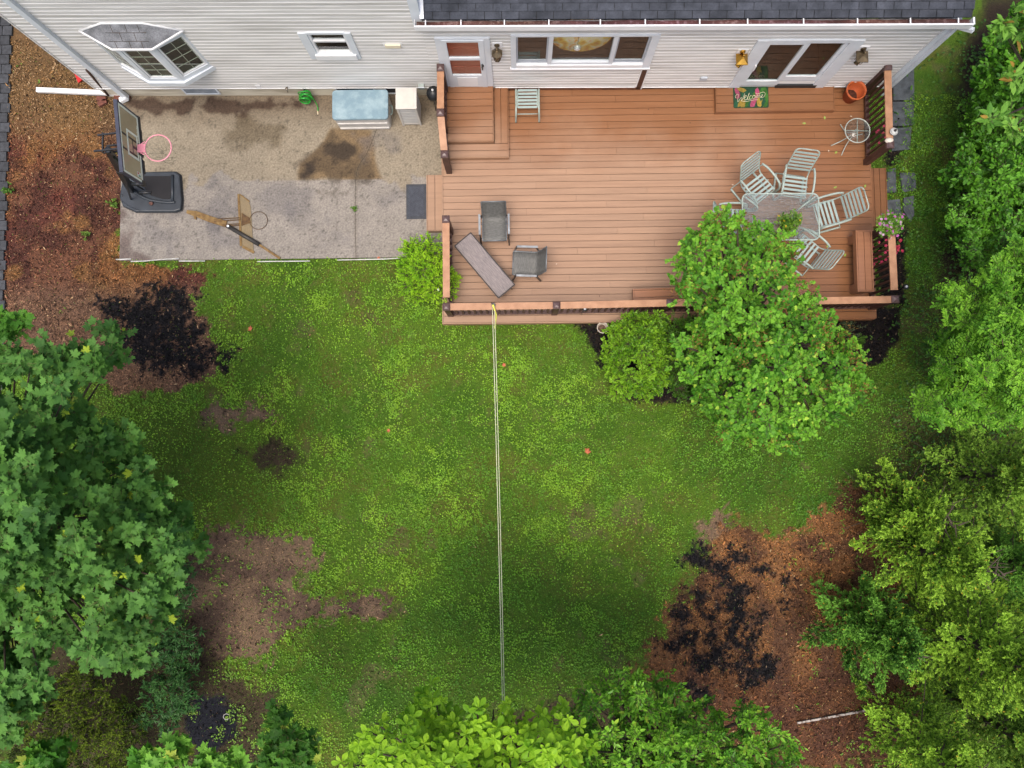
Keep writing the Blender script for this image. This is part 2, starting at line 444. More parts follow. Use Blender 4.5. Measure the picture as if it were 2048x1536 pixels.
def ground_color(x, y):
    M = masks(x, y)
    n1 = fbm(x * 2.2, y * 2.2, 31, 5); n2 = fbm(x * 9, y * 9, 41, 3); n3 = fbm(x * .6, y * .6, 51, 3)
    def lerp(c, d, t): return c * (1 - t[..., None]) + np.asarray(d) * t[..., None]
    c = np.ones(x.shape + (3,)) * np.array([.072, .138, .011])
    c = lerp(c, (.092, .110, .016), smooth(.42, .66, n1))
    c = lerp(c, (.048, .115, .008), smooth(.52, .70, n3) * .8)
    c = lerp(c, (.125, .100, .040), smooth(.60, .74, n2) * .40)
    soil = np.ones_like(c) * np.array([.160, .106, .066])
    soil = lerp(soil, (.095, .060, .042), smooth(.4, .65, n1))
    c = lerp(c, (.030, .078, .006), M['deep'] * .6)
    c = lerp(c, (.082, .105, .011), M['olive'] * .55)
    c = lerp(c, (.060, .052, .022), M['thin'])
    c = lerp(c, soil, M['soil'])
    c = lerp(c, (.042, .026, .017), M['dark'] * .92)
    c = lerp(c, (.030, .021, .014), M['litter'])
    red = np.ones_like(c) * np.array([.150, .066, .038])
    red = lerp(red, (.085, .034, .024), smooth(.42, .62, n1))
    red = lerp(red, (.210, .095, .038), smooth(.46, .62, n3))
    red = lerp(red, (.130, .040, .030), smooth(.54, .70, fbm(x * 1.3, y * 1.3, 61, 4)) * .65)
    red = lerp(red, (.250, .130, .045), smooth(.60, .74, fbm(x * 1.8, y * 1.8, 65, 3)) * .6)
    top = smooth(5.9, 7.0, y)
    red = lerp(red, (.170, .105, .045), top * .8)
    bot = smooth(3.3, 2.6, y)
    red = lerp(red, (.185, .110, .070), bot * .75)
    c = lerp(c, red * .86, M['mulch_l'])
    rr = np.ones_like(c) * np.array([.205, .098, .040])
    rr = lerp(rr, (.100, .050, .028), smooth(.45, .65, n1))
    rr = lerp(rr, (.075, .032, .020), smooth(-4.6, -6.0, y) * .7)
    c = lerp(c, rr * .98, M['mulch_r'])
    c = lerp(c, (.016, .011, .009), M['bed'])
    blk = np.ones_like(c) * np.array([.011, .010, .011])
    blk = lerp(blk, (.085, .048, .030), smooth(.56, .72, n2))
    c = lerp(c, blk, M['black'])
    c = lerp(c, (.008, .009, .014), M['blue'])
    return c * (0.86 + .28 * n2[..., None])
def graded(lo, hi, step, far):
    mid = np.arange(lo, hi + step / 2, step)
    out = np.array([1, 2.5, 5, 10, 20, 45, 90, 180, 320.]); out = out[out < far]
    return np.concatenate([(lo - out)[::-1], mid, hi + out])
gx = graded(-11.6, 11.6, .05, 400); gy = graded(-8.8, 9.0, .05, 400)
GX, GY = np.meshgrid(gx, gy)
GZ = (fbm(GX * 1.3, GY * 1.3, 5, 4) - .5) * .05 - .02
inner = (np.abs(GX) < 12) & (np.abs(GY) < 9.2)
GZ = np.where(inner, GZ, -.02)
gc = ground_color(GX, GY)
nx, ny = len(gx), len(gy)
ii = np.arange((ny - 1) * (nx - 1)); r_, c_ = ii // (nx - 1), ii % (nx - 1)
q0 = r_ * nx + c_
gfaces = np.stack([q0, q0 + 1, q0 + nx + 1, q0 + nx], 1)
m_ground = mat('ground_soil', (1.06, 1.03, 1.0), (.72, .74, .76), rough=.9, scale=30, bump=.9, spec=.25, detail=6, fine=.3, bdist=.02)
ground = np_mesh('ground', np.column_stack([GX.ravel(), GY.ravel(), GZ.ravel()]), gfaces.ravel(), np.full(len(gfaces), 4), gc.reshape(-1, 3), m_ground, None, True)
tag(ground, 'lawn ground with worn soil and mulch patches', None, kind='structure')
def gz(x, y): return (fbm(x * 1.3, y * 1.3, 5, 4) - .5) * .05 - .02

# areas that carry no grass: patio, deck, house
PATIO = Q([(236, 189), (884, 187), (884, 515), (600, 520), (243, 520), (240, 400)])
def free_of_hard(x, y):
    ok = (y < WY + WK * x - .02) | (x < -9.1)
    ok &= ~((x > -9.0) & (x < -1.55) & (y > P(400, 519)[1]) & (x > P(243, 400)[0]))
    ok &= ~((x > -1.6) & (x < 7.45) & (y > 2.1))
    return ok
m_leaf_small = mat('lawn_leaf', (1.05, 1.0, .9), (.85, .95, .8), rough=.5, scale=3, spec=.35, transl=.2)
def scatter(n, x0=-11.3, x1=11.3, y0=-8.4, y1=8.6):
    x = RNG.uniform(x0, x1, n); y = RNG.uniform(y0, y1, n)
    k = free_of_hard(x, y); return x[k], y[k]
def flat_leaves(name, kind, x, y, size, col, tilt, z0, label, matl, width=1.0):
    n = len(x)
    a = RNG.uniform(0, 2 * np.pi, n)
    D = np.column_stack([np.cos(a), np.sin(a), RNG.normal(0, tilt, n)])
    Nn = np.column_stack([RNG.normal(0, tilt, n), RNG.normal(0, tilt, n), np.ones(n)])
    Pn = np.column_stack([x, y, gz(x, y) + z0])
    o = leaves(name, kind, Pn, D, Nn, size, col, matl, None, width)
    return tag(o, label, None, kind='stuff')
# broad clover and weed leaves, brightest in the lush patches
x, y = scatter(1000000)
M = masks(x, y)
dens = np.clip(.16 + .80 * M['lush'] * smooth(.34, .58, fbm(x * 3.4, y * 3.4, 61, 3)), 0, 1) * M['grass'] ** 1.5
dens *= np.where(fbm(x * 7, y * 7, 73, 2) > .45, 1.0, .45)
keep = RNG.random(len(x)) < dens
x, y = x[keep], y[keep]; n = len(x)
t = np.clip(.5 + (fbm(x * 1.6, y * 1.6, 81, 3) - .5) * 2.2 + RNG.normal(0, .28, n), 0, 1)
col = mixc((.100, .228, .013), (.220, .405, .026), t)
right = smooth(2.2, 4.8, x)
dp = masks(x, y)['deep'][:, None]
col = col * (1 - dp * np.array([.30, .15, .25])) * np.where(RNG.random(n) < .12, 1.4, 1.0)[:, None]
col = col * (1 - .12 * right[:, None]) * np.array([1, 1, 1]) + right[:, None] * np.array([-.012, .0, .006]) * .6
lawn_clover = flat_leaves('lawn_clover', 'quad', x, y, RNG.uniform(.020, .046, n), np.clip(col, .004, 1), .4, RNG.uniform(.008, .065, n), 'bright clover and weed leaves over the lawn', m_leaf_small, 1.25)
# short thin grass blades and moss between
x, y = scatter(800000)
M = masks(x, y)
keep = RNG.random(len(x)) < np.clip(M['grass'] * .95 + .02, 0, 1)
x, y = x[keep], y[keep]; n = len(x)
t = np.clip(.45 + (fbm(x * 1.2, y * 1.2, 91, 3) - .5) * 2 + RNG.normal(0, .25, n), 0, 1)
col = mixc((.062, .148, .008), (.150, .275, .019), t)
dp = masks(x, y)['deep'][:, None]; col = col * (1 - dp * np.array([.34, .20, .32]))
a = RNG.uniform(0, 2 * np.pi, n)
lawn_grass = leaves('lawn_grass', 'blade', np.column_stack([x, y, gz(x, y)]), np.column_stack([np.cos(a), np.sin(a), RNG.uniform(.3, 1.3, n)]),
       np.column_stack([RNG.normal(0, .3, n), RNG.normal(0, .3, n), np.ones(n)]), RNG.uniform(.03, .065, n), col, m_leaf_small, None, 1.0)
tag(lawn_grass, 'short thin grass between the clover', None, kind='stuff')
# wood chips and dry leaf bits on the mulch
m_chip = mat('wood_chip', (1, 1, 1), (.7, .7, .7), rough=.85, scale=20, spec=.2)
x, y = scatter(900000)
M = masks(x, y)
hv = .62 + .38 * smooth(.38, .62, fbm(x * 1.5, y * 1.5, 505, 4))
d = np.maximum.reduce([M['mulch_l'] * .8 * hv, M['mulch_r'] * .85 * hv, M['litter'] * .25, M['soil'] * .22, M['bed'] * .25, M['dark'] * .18, M['thin'] * .08]) * (1 - .92 * M['black']) + .003
keep = RNG.random(len(x)) < d
x, y = x[keep], y[keep]; n = len(x)
u = RNG.random(n); M = masks(x, y)
col = ground_color(x, y) * mixc((.22, .20, .19), (3.1, 3.0, 2.8), u ** 1.7)
pale = RNG.random(n) < (.05 + .22 * smooth(5.8, 6.8, y) * (x < -6))
col[pale] = mixc((.36, .20, .09), (.60, .42, .24), RNG.random(pale.sum()))
dk = (M['litter'] + M['dark'] + M['bed']) > .5
col[dk] *= .45
col[(M['mulch_r'] > .5)] *= np.array([1.0, .95, .85])
flat_leaves('wood_chips', 'quad', x, y, RNG.uniform(.022, .058, n) * np.where(RNG.random(n) < .06, 2.2, 1) * np.where(pale, .9, 1), col, .4, RNG.uniform(.004, .03, n), 'reddish brown wood chips and dry leaf bits on the mulch', m_chip, .5)
# black mulch crumbs
x, y = scatter(700000); M = masks(x, y)
keep = RNG.random(len(x)) < np.maximum(M['black'] ** 1.6, M['bed'] * .6) * .8
x, y = x[keep], y[keep]; n = len(x)
col = mixc((.003, .003, .004), (.022, .020, .024), RNG.random(n) ** 2)
spk = RNG.random(n) < .02; col[spk] = (.2, .14, .09)
flat_leaves('black_mulch', 'quad', x, y, RNG.uniform(.03, .07, n), col, .6, RNG.uniform(.003, .025, n), 'black shredded mulch spread in patches', m_chip, .8)
# sparse seedlings on the bare soil
x, y = scatter(60000); M = masks(x, y)
cl = fbm(x * 2.6, y * 2.6, 101, 3)
keep = RNG.random(len(x)) < np.clip(M['soil'] * .5 + M['dark'] * .8 + M['thin'] * .3 + M['litter'] * .5 + M['mulch_r'] * .25 * (x > 5.5), 0, 1) * smooth(.52, .66, cl)
x, y = x[keep], y[keep]; n = len(x)
X = np.repeat(x, 4) + RNG.normal(0, .02, 4 * n); Y = np.repeat(y, 4) + RNG.normal(0, .02, 4 * n)
flat_leaves('weed_seedlings', 'quad', X, Y, RNG.uniform(.025, .05, 4 * n), mixc((.08, .18, .015), (.22, .38, .04), RNG.random(4 * n)), .3, RNG.uniform(.01, .05, 4 * n), 'small weed seedlings scattered on bare soil', m_leaf_small, 1.2)

# ------------------------------------------------------------------ concrete patio
pz = .035
px0, px1 = P(243, 400)[0], -1.58
py0 = P(500, 519)[1]
pgx = np.arange(px0, px1 + .001, .035); pgy = np.arange(py0, 7.3, .035)
PX, PY = np.meshgrid(pgx, pgy)
wob = (fbm(PX * 2, PY * 2, 7, 4) - .5) * .5
c = np.ones(PX.shape + (3,)) * np.array([.262, .240, .214])
def lerp(c, d, t): return c * (1 - t[..., None]) + np.asarray(d) * t[..., None]
ydry = P(600, 361, pz)[1]
upper = smooth(ydry - .02, ydry + .02, PY + np.where((PX > P(765, 361, pz)[0]) | (PX < P(520, 361, pz)[0]), wob * 1.6, 0))
c = lerp(c, (.265, .225, .160), upper * .8)
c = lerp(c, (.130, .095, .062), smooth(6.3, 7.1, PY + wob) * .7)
def stain(c, poly, col, amt, soft=.12, seed=0, wb=.8):
    w = (fbm(PX * 3, PY * 3, 200 + seed, 4) - .5)
    return lerp(c, col, (1 - smooth(-soft, soft, sdf(Ppoly(poly, pz), PX, PY) + w * wb)) * amt)
tz = Ppoly([(594, 361), (598, 325), (640, 290), (660, 258), (745, 258), (752, 320), (768, 361)], pz)
inm = (1 - smooth(-.06, .05, sdf(tz, PX, PY) + wob * .25)) * smooth(ydry - .015, ydry + .015, PY)
c = lerp(c, (.150, .092, .036), inm * .75)
c = stain(c, [(600, 330), (640, 285), (700, 280), (730, 310), (750, 345), (700, 358), (620, 358)], (.050, .036, .024), .55, .1, 1, 1.3)
c = stain(c, [(608, 325), (630, 320), (635, 350), (610, 352)], (.022, .017, .015), .8, .08, 2, .5)
c = stain(c, [(655, 300), (690, 285), (705, 310), (670, 330)], (.028, .022, .018), .7, .08, 3, .6)
c = stain(c, [(445, 260), (480, 235), (530, 235), (560, 255), (555, 285), (500, 300), (450, 290)], (.085, .062, .032), .6, .16, 4, .9)
c = stain(c, [(245, 200), (470, 205), (600, 200), (610, 215), (480, 222), (300, 222)], (.040, .020, .013), .8, .05, 5, .5)
for k, (pl, a_) in enumerate([([(390, 370), (450, 380), (470, 430), (440, 470), (400, 420)], .5), ([(540, 390), (620, 385), (650, 430), (590, 440)], .45), ([(580, 420), (630, 440), (690, 470), (640, 480)], .35),
                              ([(300, 450), (350, 440), (350, 480), (300, 490)], .45), ([(420, 440), (470, 480), (450, 510), (420, 490)], .45), ([(740, 385), (790, 400), (780, 420)], .4), ([(730, 280), (780, 270), (790, 300), (750, 310)], .45)]):
    c = stain(c, pl, (.115, .110, .118), a_, .2, 10 + k, 1.2)
c = stain(c, [(236, 430), (258, 440), (262, 500), (300, 522), (236, 522)], (.06, .028, .026), .6, .1, 30, .6)
crk = Ppoly([(755, 255), (735, 305), (713, 345), (711, 430), (712, 517)], pz)
dcr = np.full(PX.shape, 9.)
for i in range(len(crk) - 1):
    ax, ay = crk[i]; bx, by = crk[i + 1]; ex, ey = bx - ax, by - ay
    tt = np.clip(((PX - ax) * ex + (PY - ay) * ey) / (ex * ex + ey * ey), 0, 1)
    dcr = np.minimum(dcr, np.hypot(PX - ax - ex * tt, PY - ay - ey * tt + 0 * PX))
c = lerp(c, (.12, .10, .075), (1 - smooth(.015, .07, dcr + (fbm(PX * 4, PY * 4, 77, 2) - .5) * .04)) * .3)
sp = fbm(PX * 20, PY * 20, 301, 2)
c = c * (1 - .4 * smooth(.70, .80, sp))[..., None]
c = c * (.85 + .3 * fbm(PX * 5, PY * 5, 303, 4))[..., None]
m_conc = mat('concrete', (1.1, 1.08, 1.05), (.72, .71, .70), rough=.85, scale=26, bump=.5, spec=.3, detail=6, fine=.26, bdist=.004)
nx, ny = len(pgx), len(pgy)
ii = np.arange((ny - 1) * (nx - 1)); q0 = (ii // (nx - 1)) * nx + ii % (nx - 1)
pf = np.stack([q0, q0 + 1, q0 + nx + 1, q0 + nx], 1)
V = np.column_stack([PX.ravel(), PY.ravel(), np.full(PX.size, pz)])
nV = len(V)
rim_i = [0, nx - 1, nx * ny - 1, nx * (ny - 1)]
V = np.vstack([V, [[*V[i][:2], -.12] for i in rim_i]])
cc = np.vstack([c.reshape(-1, 3), np.full((4, 3), .15)])
sk = [[0, nV, nV + 1, nx - 1], [nx - 1, nV + 1, nV + 2, nx * ny - 1], [0, nx * (ny - 1), nV + 3, nV]]
patio = np_mesh('patio', V, np.concatenate([pf.ravel(), np.array(sk).ravel()]), np.full(len(pf) + 3, 4), cc, m_conc)
tag(patio, 'stained concrete patio slab', None, kind='structure')
m_black = mat('black_plastic', (.010, .011, .013), (.018, .020, .023), rough=.42, scale=9, spec=.5)
mb = MB()
cr = [Vector((p[0] + random.uniform(-.006, .006), p[1], pz + .002)) for p in crk]
cr = spline(cr, 5)
for a_, b_ in zip(cr[:-1], cr[1:]): mb.bar(a_, b_ + (b_ - a_) * .05, .007, .003)
m_crack = mat('crack_dirt', (.045, .036, .027), rough=.95)
tag(mb.build('patio_joint', m_crack), 'dark dirt filled joint across the patio', None, kind='structure')

# neighbouring paved strip at the left edge
mb = MB()
xx = -11.27
for r in range(40):
    yy = 9 - r * .22
    for k in range(4):
        g = random.uniform(.7, 1.1)
        mb.box((xx - .11 - k * .22 + (r % 2) * .05, yy, .0), (.205, .205, .06), tint=(g, g, g * 1.03), rz=random.uniform(-.03, .03))
tag(mb.build('path', mat('cobble', (.060, .064, .070), (.035, .037, .040), rough=.8, scale=14, bump=.5)), 'grey cobble path at the edge of the yard', None, kind='structure')

# ------------------------------------------------------------------ the house (local frame: u along the wall, -y out of it)
ZD = .33          # deck level
HB = (0, WY, 0); HR = math.atan(WK)
house = thing('house', 'white clapboard house with a grey shingle roof over the rear deck', 'house', HB, rz=HR)
m_side = mat('vinyl_siding', (.66, .652, .635), (.45, .44, .415), rough=.5, scale=1.6, stretch=(.35, 1, 6), spec=.35, detail=7, lo=.44, hi=.72, fine=.07)
m_ledge = mat('siding_ledge_lit', (.88, .87, .85), (.66, .65, .63), rough=.5, scale=1.6, stretch=(.35, 1, 6), spec=.35, detail=6, lo=.46, hi=.74)  # same vinyl, paler: sky light on the upward ledges put into the colour
m_trim = mat('white_trim', (.68, .725, .77), (.60, .645, .69), rough=.45, scale=3, spec=.4)
m_white = mat('white_gloss', (.80, .81, .82), (.72, .73, .74), rough=.4, scale=3)
m_cream = mat('foundation_paint', (.62, .575, .46), (.40, .35, .26), rough=.8, scale=2.2, stretch=(.5, 1, 3), bump=.2, detail=6, lo=.42, hi=.7)
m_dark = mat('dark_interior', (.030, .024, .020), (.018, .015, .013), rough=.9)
m_glass = glass('window_glass', (.92, .95, .93), .015, base=.03)
m_gdark = mat('shaded_room_reflection', (.05, .06, .048), (.15, .17, .13), rough=.9, scale=3, lo=.5, hi=.75)  # room shade and the bay glass's greenish reflection put into this colour
m_brown = mat('brown_stain', (.085, .038, .024), (.060, .027, .018), rough=.5, scale=4, stretch=(1, 1, .3))
UL, UR, US = -9.05, 7.87, -1.72
OPEN = []   # u0,u1,z0,z1 openings in the siding
OPEN += [(-3.86, -3.16, 1.90, 2.60)]                     # small window
OPEN += [(-1.36, -.64, .62, 2.42)]                       # door
OPEN += [(.0, 2.52, 1.46, 2.48)]                         # kitchen window
OPEN += [(4.72, 6.28, .70, 2.27)]                        # sliding door
OPEN += [(-7.85, -6.25, 1.50, 2.70)]                      # bay window
def cut(u0, u1, z0, z1):
    segs = [(u0, u1)]
    for a, b, c, d in OPEN:
        if c < (z0 + z1) / 2 < d:
            ns = []
            for s, e in segs:
                if b <= s or a >= e: ns.append((s, e)); continue
                if a > s: ns.append((s, a))
                if b < e: ns.append((b, e))
            segs = ns
    return segs
def siding(u0, u1, z0, z1, skip=None):
    face, ledge = MB(), MB()
    ch = .112; k = 0
    zz = z0
    while zz < z1 - .02:
        zt = min(zz + ch, z1)
        zl = zz + (zt - zz) * .70
        for (a, b, ya, yb, mbx) in ((zz, zl, -.024, -.021, face), (zl, zt, -.021, -.002, ledge)):
            cuts = sorted({a, b} | {c for o in OPEN for c in o[2:] if a < c < b})
            for p, q in zip(cuts[:-1], cuts[1:]):
                y_p = ya + (yb - ya) * (p - a) / (b - a); y_q = ya + (yb - ya) * (q - a) / (b - a)
                for s, e in cut(u0, u1, p, q):
                    g = random.uniform(.97, 1.02)
                    mbx.add([(s, y_p, p), (e, y_p, p), (e, y_q, q), (s, y_q, q)], [(0, 1, 2, 3)], (g, g, g))
        for s, e in cut(u0, u1, zz, zz + .01):
            face.add([(s, -.020, zz), (e, -.020, zz), (e, -.0, zz), (s, -.0, zz)], [(0, 3, 2, 1)])
        zz += ch
    return face, ledge
sa = siding(UL, US, .46, 5.7)
sb = siding(US, UR, .45, 2.95)
f1 = MB()
for m_ in (sa[0], sb[0]):
    f1.add(m_.v, m_.f); f1.t[-len(m_.v):] = m_.t
wall = f1.build('wall', m_side, house, local=True, recalc=False)
f2 = MB()
for m_ in (sa[1], sb[1]):
    f2.add(m_.v, m_.f); f2.t[-len(m_.v):] = m_.t
f2.build('siding_ledges', m_ledge, wall, local=True, recalc=False)
# the rest of the shell: return walls, back walls, dark rooms behind the openings
mb = MB()
mb.span(UL, UL + .12, .0, 8, .46, 5.7); mb.span(US - .12, US, .0, 8, 2.9, 5.7)
mb.span(UR - .12, UR, .0, 8, .45, 2.95); mb.span(UL, US, 7.9, 8, .1, 5.7); mb.span(US, UR, 7.9, 8, .1, 2.95)
mb.build('side_wall', m_side, house, local=True)
mb = MB()
mb.span(UL, US - .08, .012, .25, -.2, .46); mb.span(UL + .02, UL + .25, .26, 7.9, -.2, .455)
fo = mb.build('foundation', m_cream, house, local=True)
mb = MB(); mb.span(US - .08, UR, .02, .25, -.2, .45)
mb.build('skirt', m_brown, house, local=True)
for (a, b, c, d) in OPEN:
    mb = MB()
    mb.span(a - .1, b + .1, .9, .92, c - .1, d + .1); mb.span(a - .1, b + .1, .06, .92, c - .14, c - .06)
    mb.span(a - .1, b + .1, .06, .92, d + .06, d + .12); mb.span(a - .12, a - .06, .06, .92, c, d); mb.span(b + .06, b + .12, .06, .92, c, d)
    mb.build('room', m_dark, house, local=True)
# vertical skirt boards that show under the kitchen siding
mb = MB(); u = -.45
while u < 2.55:
    g = random.uniform(.8, 1.2); mb.span(u, u + .128, -.03, .018, .05, .46, (g, g, g)); u += .135
mb.build('skirt_board', mat('skirt_wood', (.20, .085, .040), (.13, .055, .03), rough=.6, scale=5), house, local=True)
mb = MB(); mb.span(2.56, 2.66, -.030, -.004, .35, 1.21); mb.build('trim_strip', m_brown, house, local=True)
mb = MB(); mb.span(2.535, 2.558, -.034, -.004, .46, 1.23); mb.span(2.662, 2.685, -.034, -.004, .36, 1.23); mb.span(2.558, 2.662, -.034, -.004, 1.212, 1.235)
mb.build('trim_edge', m_white, house, local=True)
for a, b, z in ((-.45, 2.53, .445), (2.69, 4.55, .435), (6.55, 7.8, .435), (UL, US - .1, .445)):
    mb = MB(); mb.span(a, b, -.036, -.003, z, z + .017); mb.build('starter_strip', m_white, house, local=True)
# corner boards
mb = MB(); mb.span(UR - .02, UR + .07, -.05, .12, .40, 2.93); mb.span(UR - .10, UR - .02, -.05, -.003, .40, 2.93); mb.build('corner_board', m_trim, house, local=True)
mb = MB(); mb.span(US - .02, US + .05, -.045, .12, 3.0, 5.7); mb.span(US - .12, US - .02, -.045, -.003, 2.75, 5.7); mb.build('corner_board', m_trim, house, local=True)
mb = MB(); mb.span(UL - .035, UL, -.035, .10, .42, 5.7); mb.build('corner_board', m_side, house, local=True)
def frame(mb, u0, u1, z0, z1, w, y0, y1, bot=None):
    b = w if bot is None else bot
    mb.span(u0, u0 + w, y0, y1, z0, z1); mb.span(u1 - w, u1, y0, y1, z0, z1)
    mb.span(u0 + w, u1 - w, y0, y1, z1 - w, z1); mb.span(u0 + w, u1 - w, y0, y1, z0, z0 + b)
# small window
mb = MB(); mb.span(-4.02, -3.86, -.05, -.002, 1.72, 2.64); mb.span(-3.16, -3.04, -.05, -.002, 1.72, 2.64); mb.span(-3.86, -3.16, -.05, -.002, 2.60, 2.66)
w1 = mb.build('window', m_trim, house, local=True)
mb = MB(); mb.span(-3.9, -3.1, -.085, -.003, 1.74, 1.90); mb.build('sill', m_white, w1, local=True)
mb = MB(); frame(mb, -3.86, -3.16, 1.90, 2.62, .045, -.02, .03); mb.span(-3.815, -3.205, -.028, .03, 2.30, 2.345); mb.build('sash', m_white, w1, local=True)
mb = MB(); mb.span(-3.82, -3.2, .012, .016, 1.94, 2.58); mb.build('pane', m_glass, w1, local=True)
mb = MB(); mb.span(-3.82, -3.2, .10, .12, 2.28, 2.58); mb.build('blind', mat('roman_blind', (.10, .085, .06), (.07, .06, .045), rough=.9), w1, local=True)
# storm door
mb = MB(); frame(mb, -1.52, -.49, .47, 2.47, .12, -.06, -.002, .02)
dr = mb.build('door', m_trim, house, local=True)
mb = MB(); mb.span(-1.40, -1.31, -.075, -.02, .52, 2.42); mb.span(-.71, -.61, -.075, -.02, .52, 2.42)
mb.span(-1.31, -.71, -.075, -.02, 2.36, 2.42); mb.span(-1.31, -.71, -.075, -.02, 1.70, 1.78); mb.span(-1.31, -.71, -.070, -.02, .52, 1.08)
mb.build('storm_door', m_trim, dr, local=True)
mb = MB(); mb.span(-1.22, -.80, -.078, -.071, .62, 1.0); mb.build('kick_panel', m_white, dr, local=True)
mb = MB(); mb.span(-1.33, -.69, -.05, -.046, 1.07, 1.71); mb.span(-1.33, -.69, -.05, -.046, 1.77, 2.37); mb.build('pane', m_glass, dr, local=True)
m_red = mat('red_door_paint', (.40, .085, .05), (.34, .07, .042), rough=.45, scale=3)
mb = MB(); mb.span(-1.37, -.63, -.03, .0, .5, 2.45)
for a in (-1.30, -.98):
    for b in (.62, 1.12, 1.45, 1.82, 2.15): mb.span(a + .02, a + .26, -.038, -.029, b, b + .26)
mb.build('red_door', m_red, dr, local=True)
mb = MB(); mb.span(-.69, -.665, -.115, -.076, 1.38, 1.56); mb.tube([(-.655, -.08, 1.52), (-.655, -.115, 1.52)], .012); mb.build('handle', m_black, dr, local=True)
# kitchen window
mb = MB(); mb.span(-.10, .0, -.055, -.002, 1.33, 2.50); mb.span(2.52, 2.67, -.055, -.002, 1.33, 2.50); mb.span(-.10, 2.67, -.055, -.002, 2.50, 2.54)
kw = mb.build('window', m_trim, house, local=True)
mb = MB(); mb.span(-.12, 2.69, -.075, -.003, 1.30, 1.33); mb.span(0, 2.52, -.06, -.003, 1.33, 1.455); mb.build('sill', m_white, kw, local=True)
mb = MB(); mb.span(.62, .70, -.045, .03, 1.455, 2.5); mb.span(1.83, 1.91, -.045, .03, 1.455, 2.5); mb.span(.70, 1.83, -.04, .03, 1.455, 1.53)
mb.build('mullion', m_trim, kw, local=True)
mb = MB(); frame(mb, .0, .62, 1.455, 2.5, .035, .0, .03); frame(mb, 1.91, 2.52, 1.455, 2.5, .035, .0, .03); mb.span(.035, .585, .0, .03, 1.53, 1.55); mb.span(1.945, 2.485, .0, .03, 1.53, 1.55)
mb.build('sash', mat('grey_sash', (.42, .45, .50), (.36, .39, .44), rough=.5), kw, local=True)
mb = MB(); mb.span(.02, 2.5, .012, .016, 1.47, 2.49); mb.build('pane', m_glass, kw, local=True)
# sliding door
mb = MB(); mb.span(4.52, 4.74, -.055, -.002, .46, 2.33); mb.span(6.27, 6.52, -.055, -.002, .46, 2.33); mb.span(4.74, 6.27, -.055, -.002, 2.25, 2.35)
sd = mb.build('sliding_door', m_trim, house, local=True)
mb = MB(); frame(mb, 4.74, 5.50, .58, 2.25, .06, -.05, -.006, .17); mb.build('door_leaf', m_trim, sd, local=True)
mb = MB(); frame(mb, 5.50, 6.27, .70, 2.25, .07, -.02, .022, .19); mb.build('door_leaf', m_trim, sd, local=True)
mb = MB(); mb.span(4.79, 5.45, -.03, -.026, .74, 2.2); mb.span(5.56, 6.21, .0, .004, .88, 2.19); mb.build('pane', m_glass, sd, local=True)
mb = MB(); mb.span(4.80, 5.44, -.055, -.05, .745, .757); mb.span(5.57, 6.20, -.027, -.022, .885, .897); mb.build('glazing_bead', m_white, sd, local=True)
mb = MB(); mb.span(5.50, 6.35, -.06, .05, .45, .57); mb.build('threshold', mat('dark_track', (.02, .022, .024), rough=.5), sd, local=True)
mb = MB(); mb.span(4.765, 4.79, -.09, -.051, 1.25, 1.45); mb.build('handle', m_white, sd, local=True)
# cellar windows in the foundation
for a, b in ((-7.25, -6.48), (-3.92, -3.05), (-2.85, -2.45)):
    mb = MB(); frame(mb, a, b, .14, .45, .035, -.012, .011); cw = mb.build('cellar_window', m_trim, house, local=True)
    mb = MB(); mb.span(a + .03, b - .03, -.004, .0105, .17, .42); mb.build('pane', mat('dark_pane', (.02, .024, .03), (.05, .06, .07), rough=.08, spec=.6, scale=2) if a > -7 else mat('sky_reflection_pane', (.34, .39, .44), (.22, .26, .30), rough=.2, spec=.6, scale=5), cw, local=True)  # pane under the bay paler: reflected sky put into its colour
# bay window: three faces, a little hipped roof
B = dict(l=(-7.98, -.003), fl=(-7.38, -.33), fr=(-6.70, -.33), r=(-6.10, -.003))
zb, zt = 1.40, 2.66
mb = MB()
def quad3(mb, a, b, z0, z1, t=(1, 1, 1)):
    mb.add([(a[0], a[1], z0), (b[0], b[1], z0), (b[0], b[1], z1), (a[0], a[1], z1)], [(0, 1, 2, 3)], t)
def facebar(mb, a, b, s0, s1, z0, z1, off0, off1):
    """a bar lying on the face from plan point a to b, s in 0..1, off outward"""
    ax, ay = a; bx, by = b; L = math.hypot(bx - ax, by - ay); dx, dy = (bx - ax) / L, (by - ay) / L; nx_, ny_ = dy, -dx
    pts = []
    for s in (s0, s1):
        for o in (off0, off1):
            pts.append((ax + dx * L * s + nx_ * o, ay + dy * L * s + ny_ * o))
    p, q, r, t = pts
    vs = [(p[0], p[1], z0), (r[0], r[1], z0), (t[0], t[1], z0), (q[0], q[1], z0), (p[0], p[1], z1), (r[0], r[1], z1), (t[0], t[1], z1), (q[0], q[1], z1)]
    mb.add(vs, [(0, 3, 2, 1), (4, 5, 6, 7), (0, 1, 5, 4), (1, 2, 6, 5), (2, 3, 7, 6), (3, 0, 4, 7)])
faces = [(B['l'], B['fl']), (B['fl'], B['fr']), (B['fr'], B['r'])]
for a, b in faces:
    facebar(mb, a, b, 0, .10, zb, zt, -.03, .0); facebar(mb, a, b, .90, 1, zb, zt, -.03, .0)
    facebar(mb, a, b, .10, .90, zt - .07, zt, -.03, .0); facebar(mb, a, b, .10, .90, zb, zb + .12, -.03, .0)
bay = mb.build('bay_window', m_trim, house, local=True)
mb = MB()
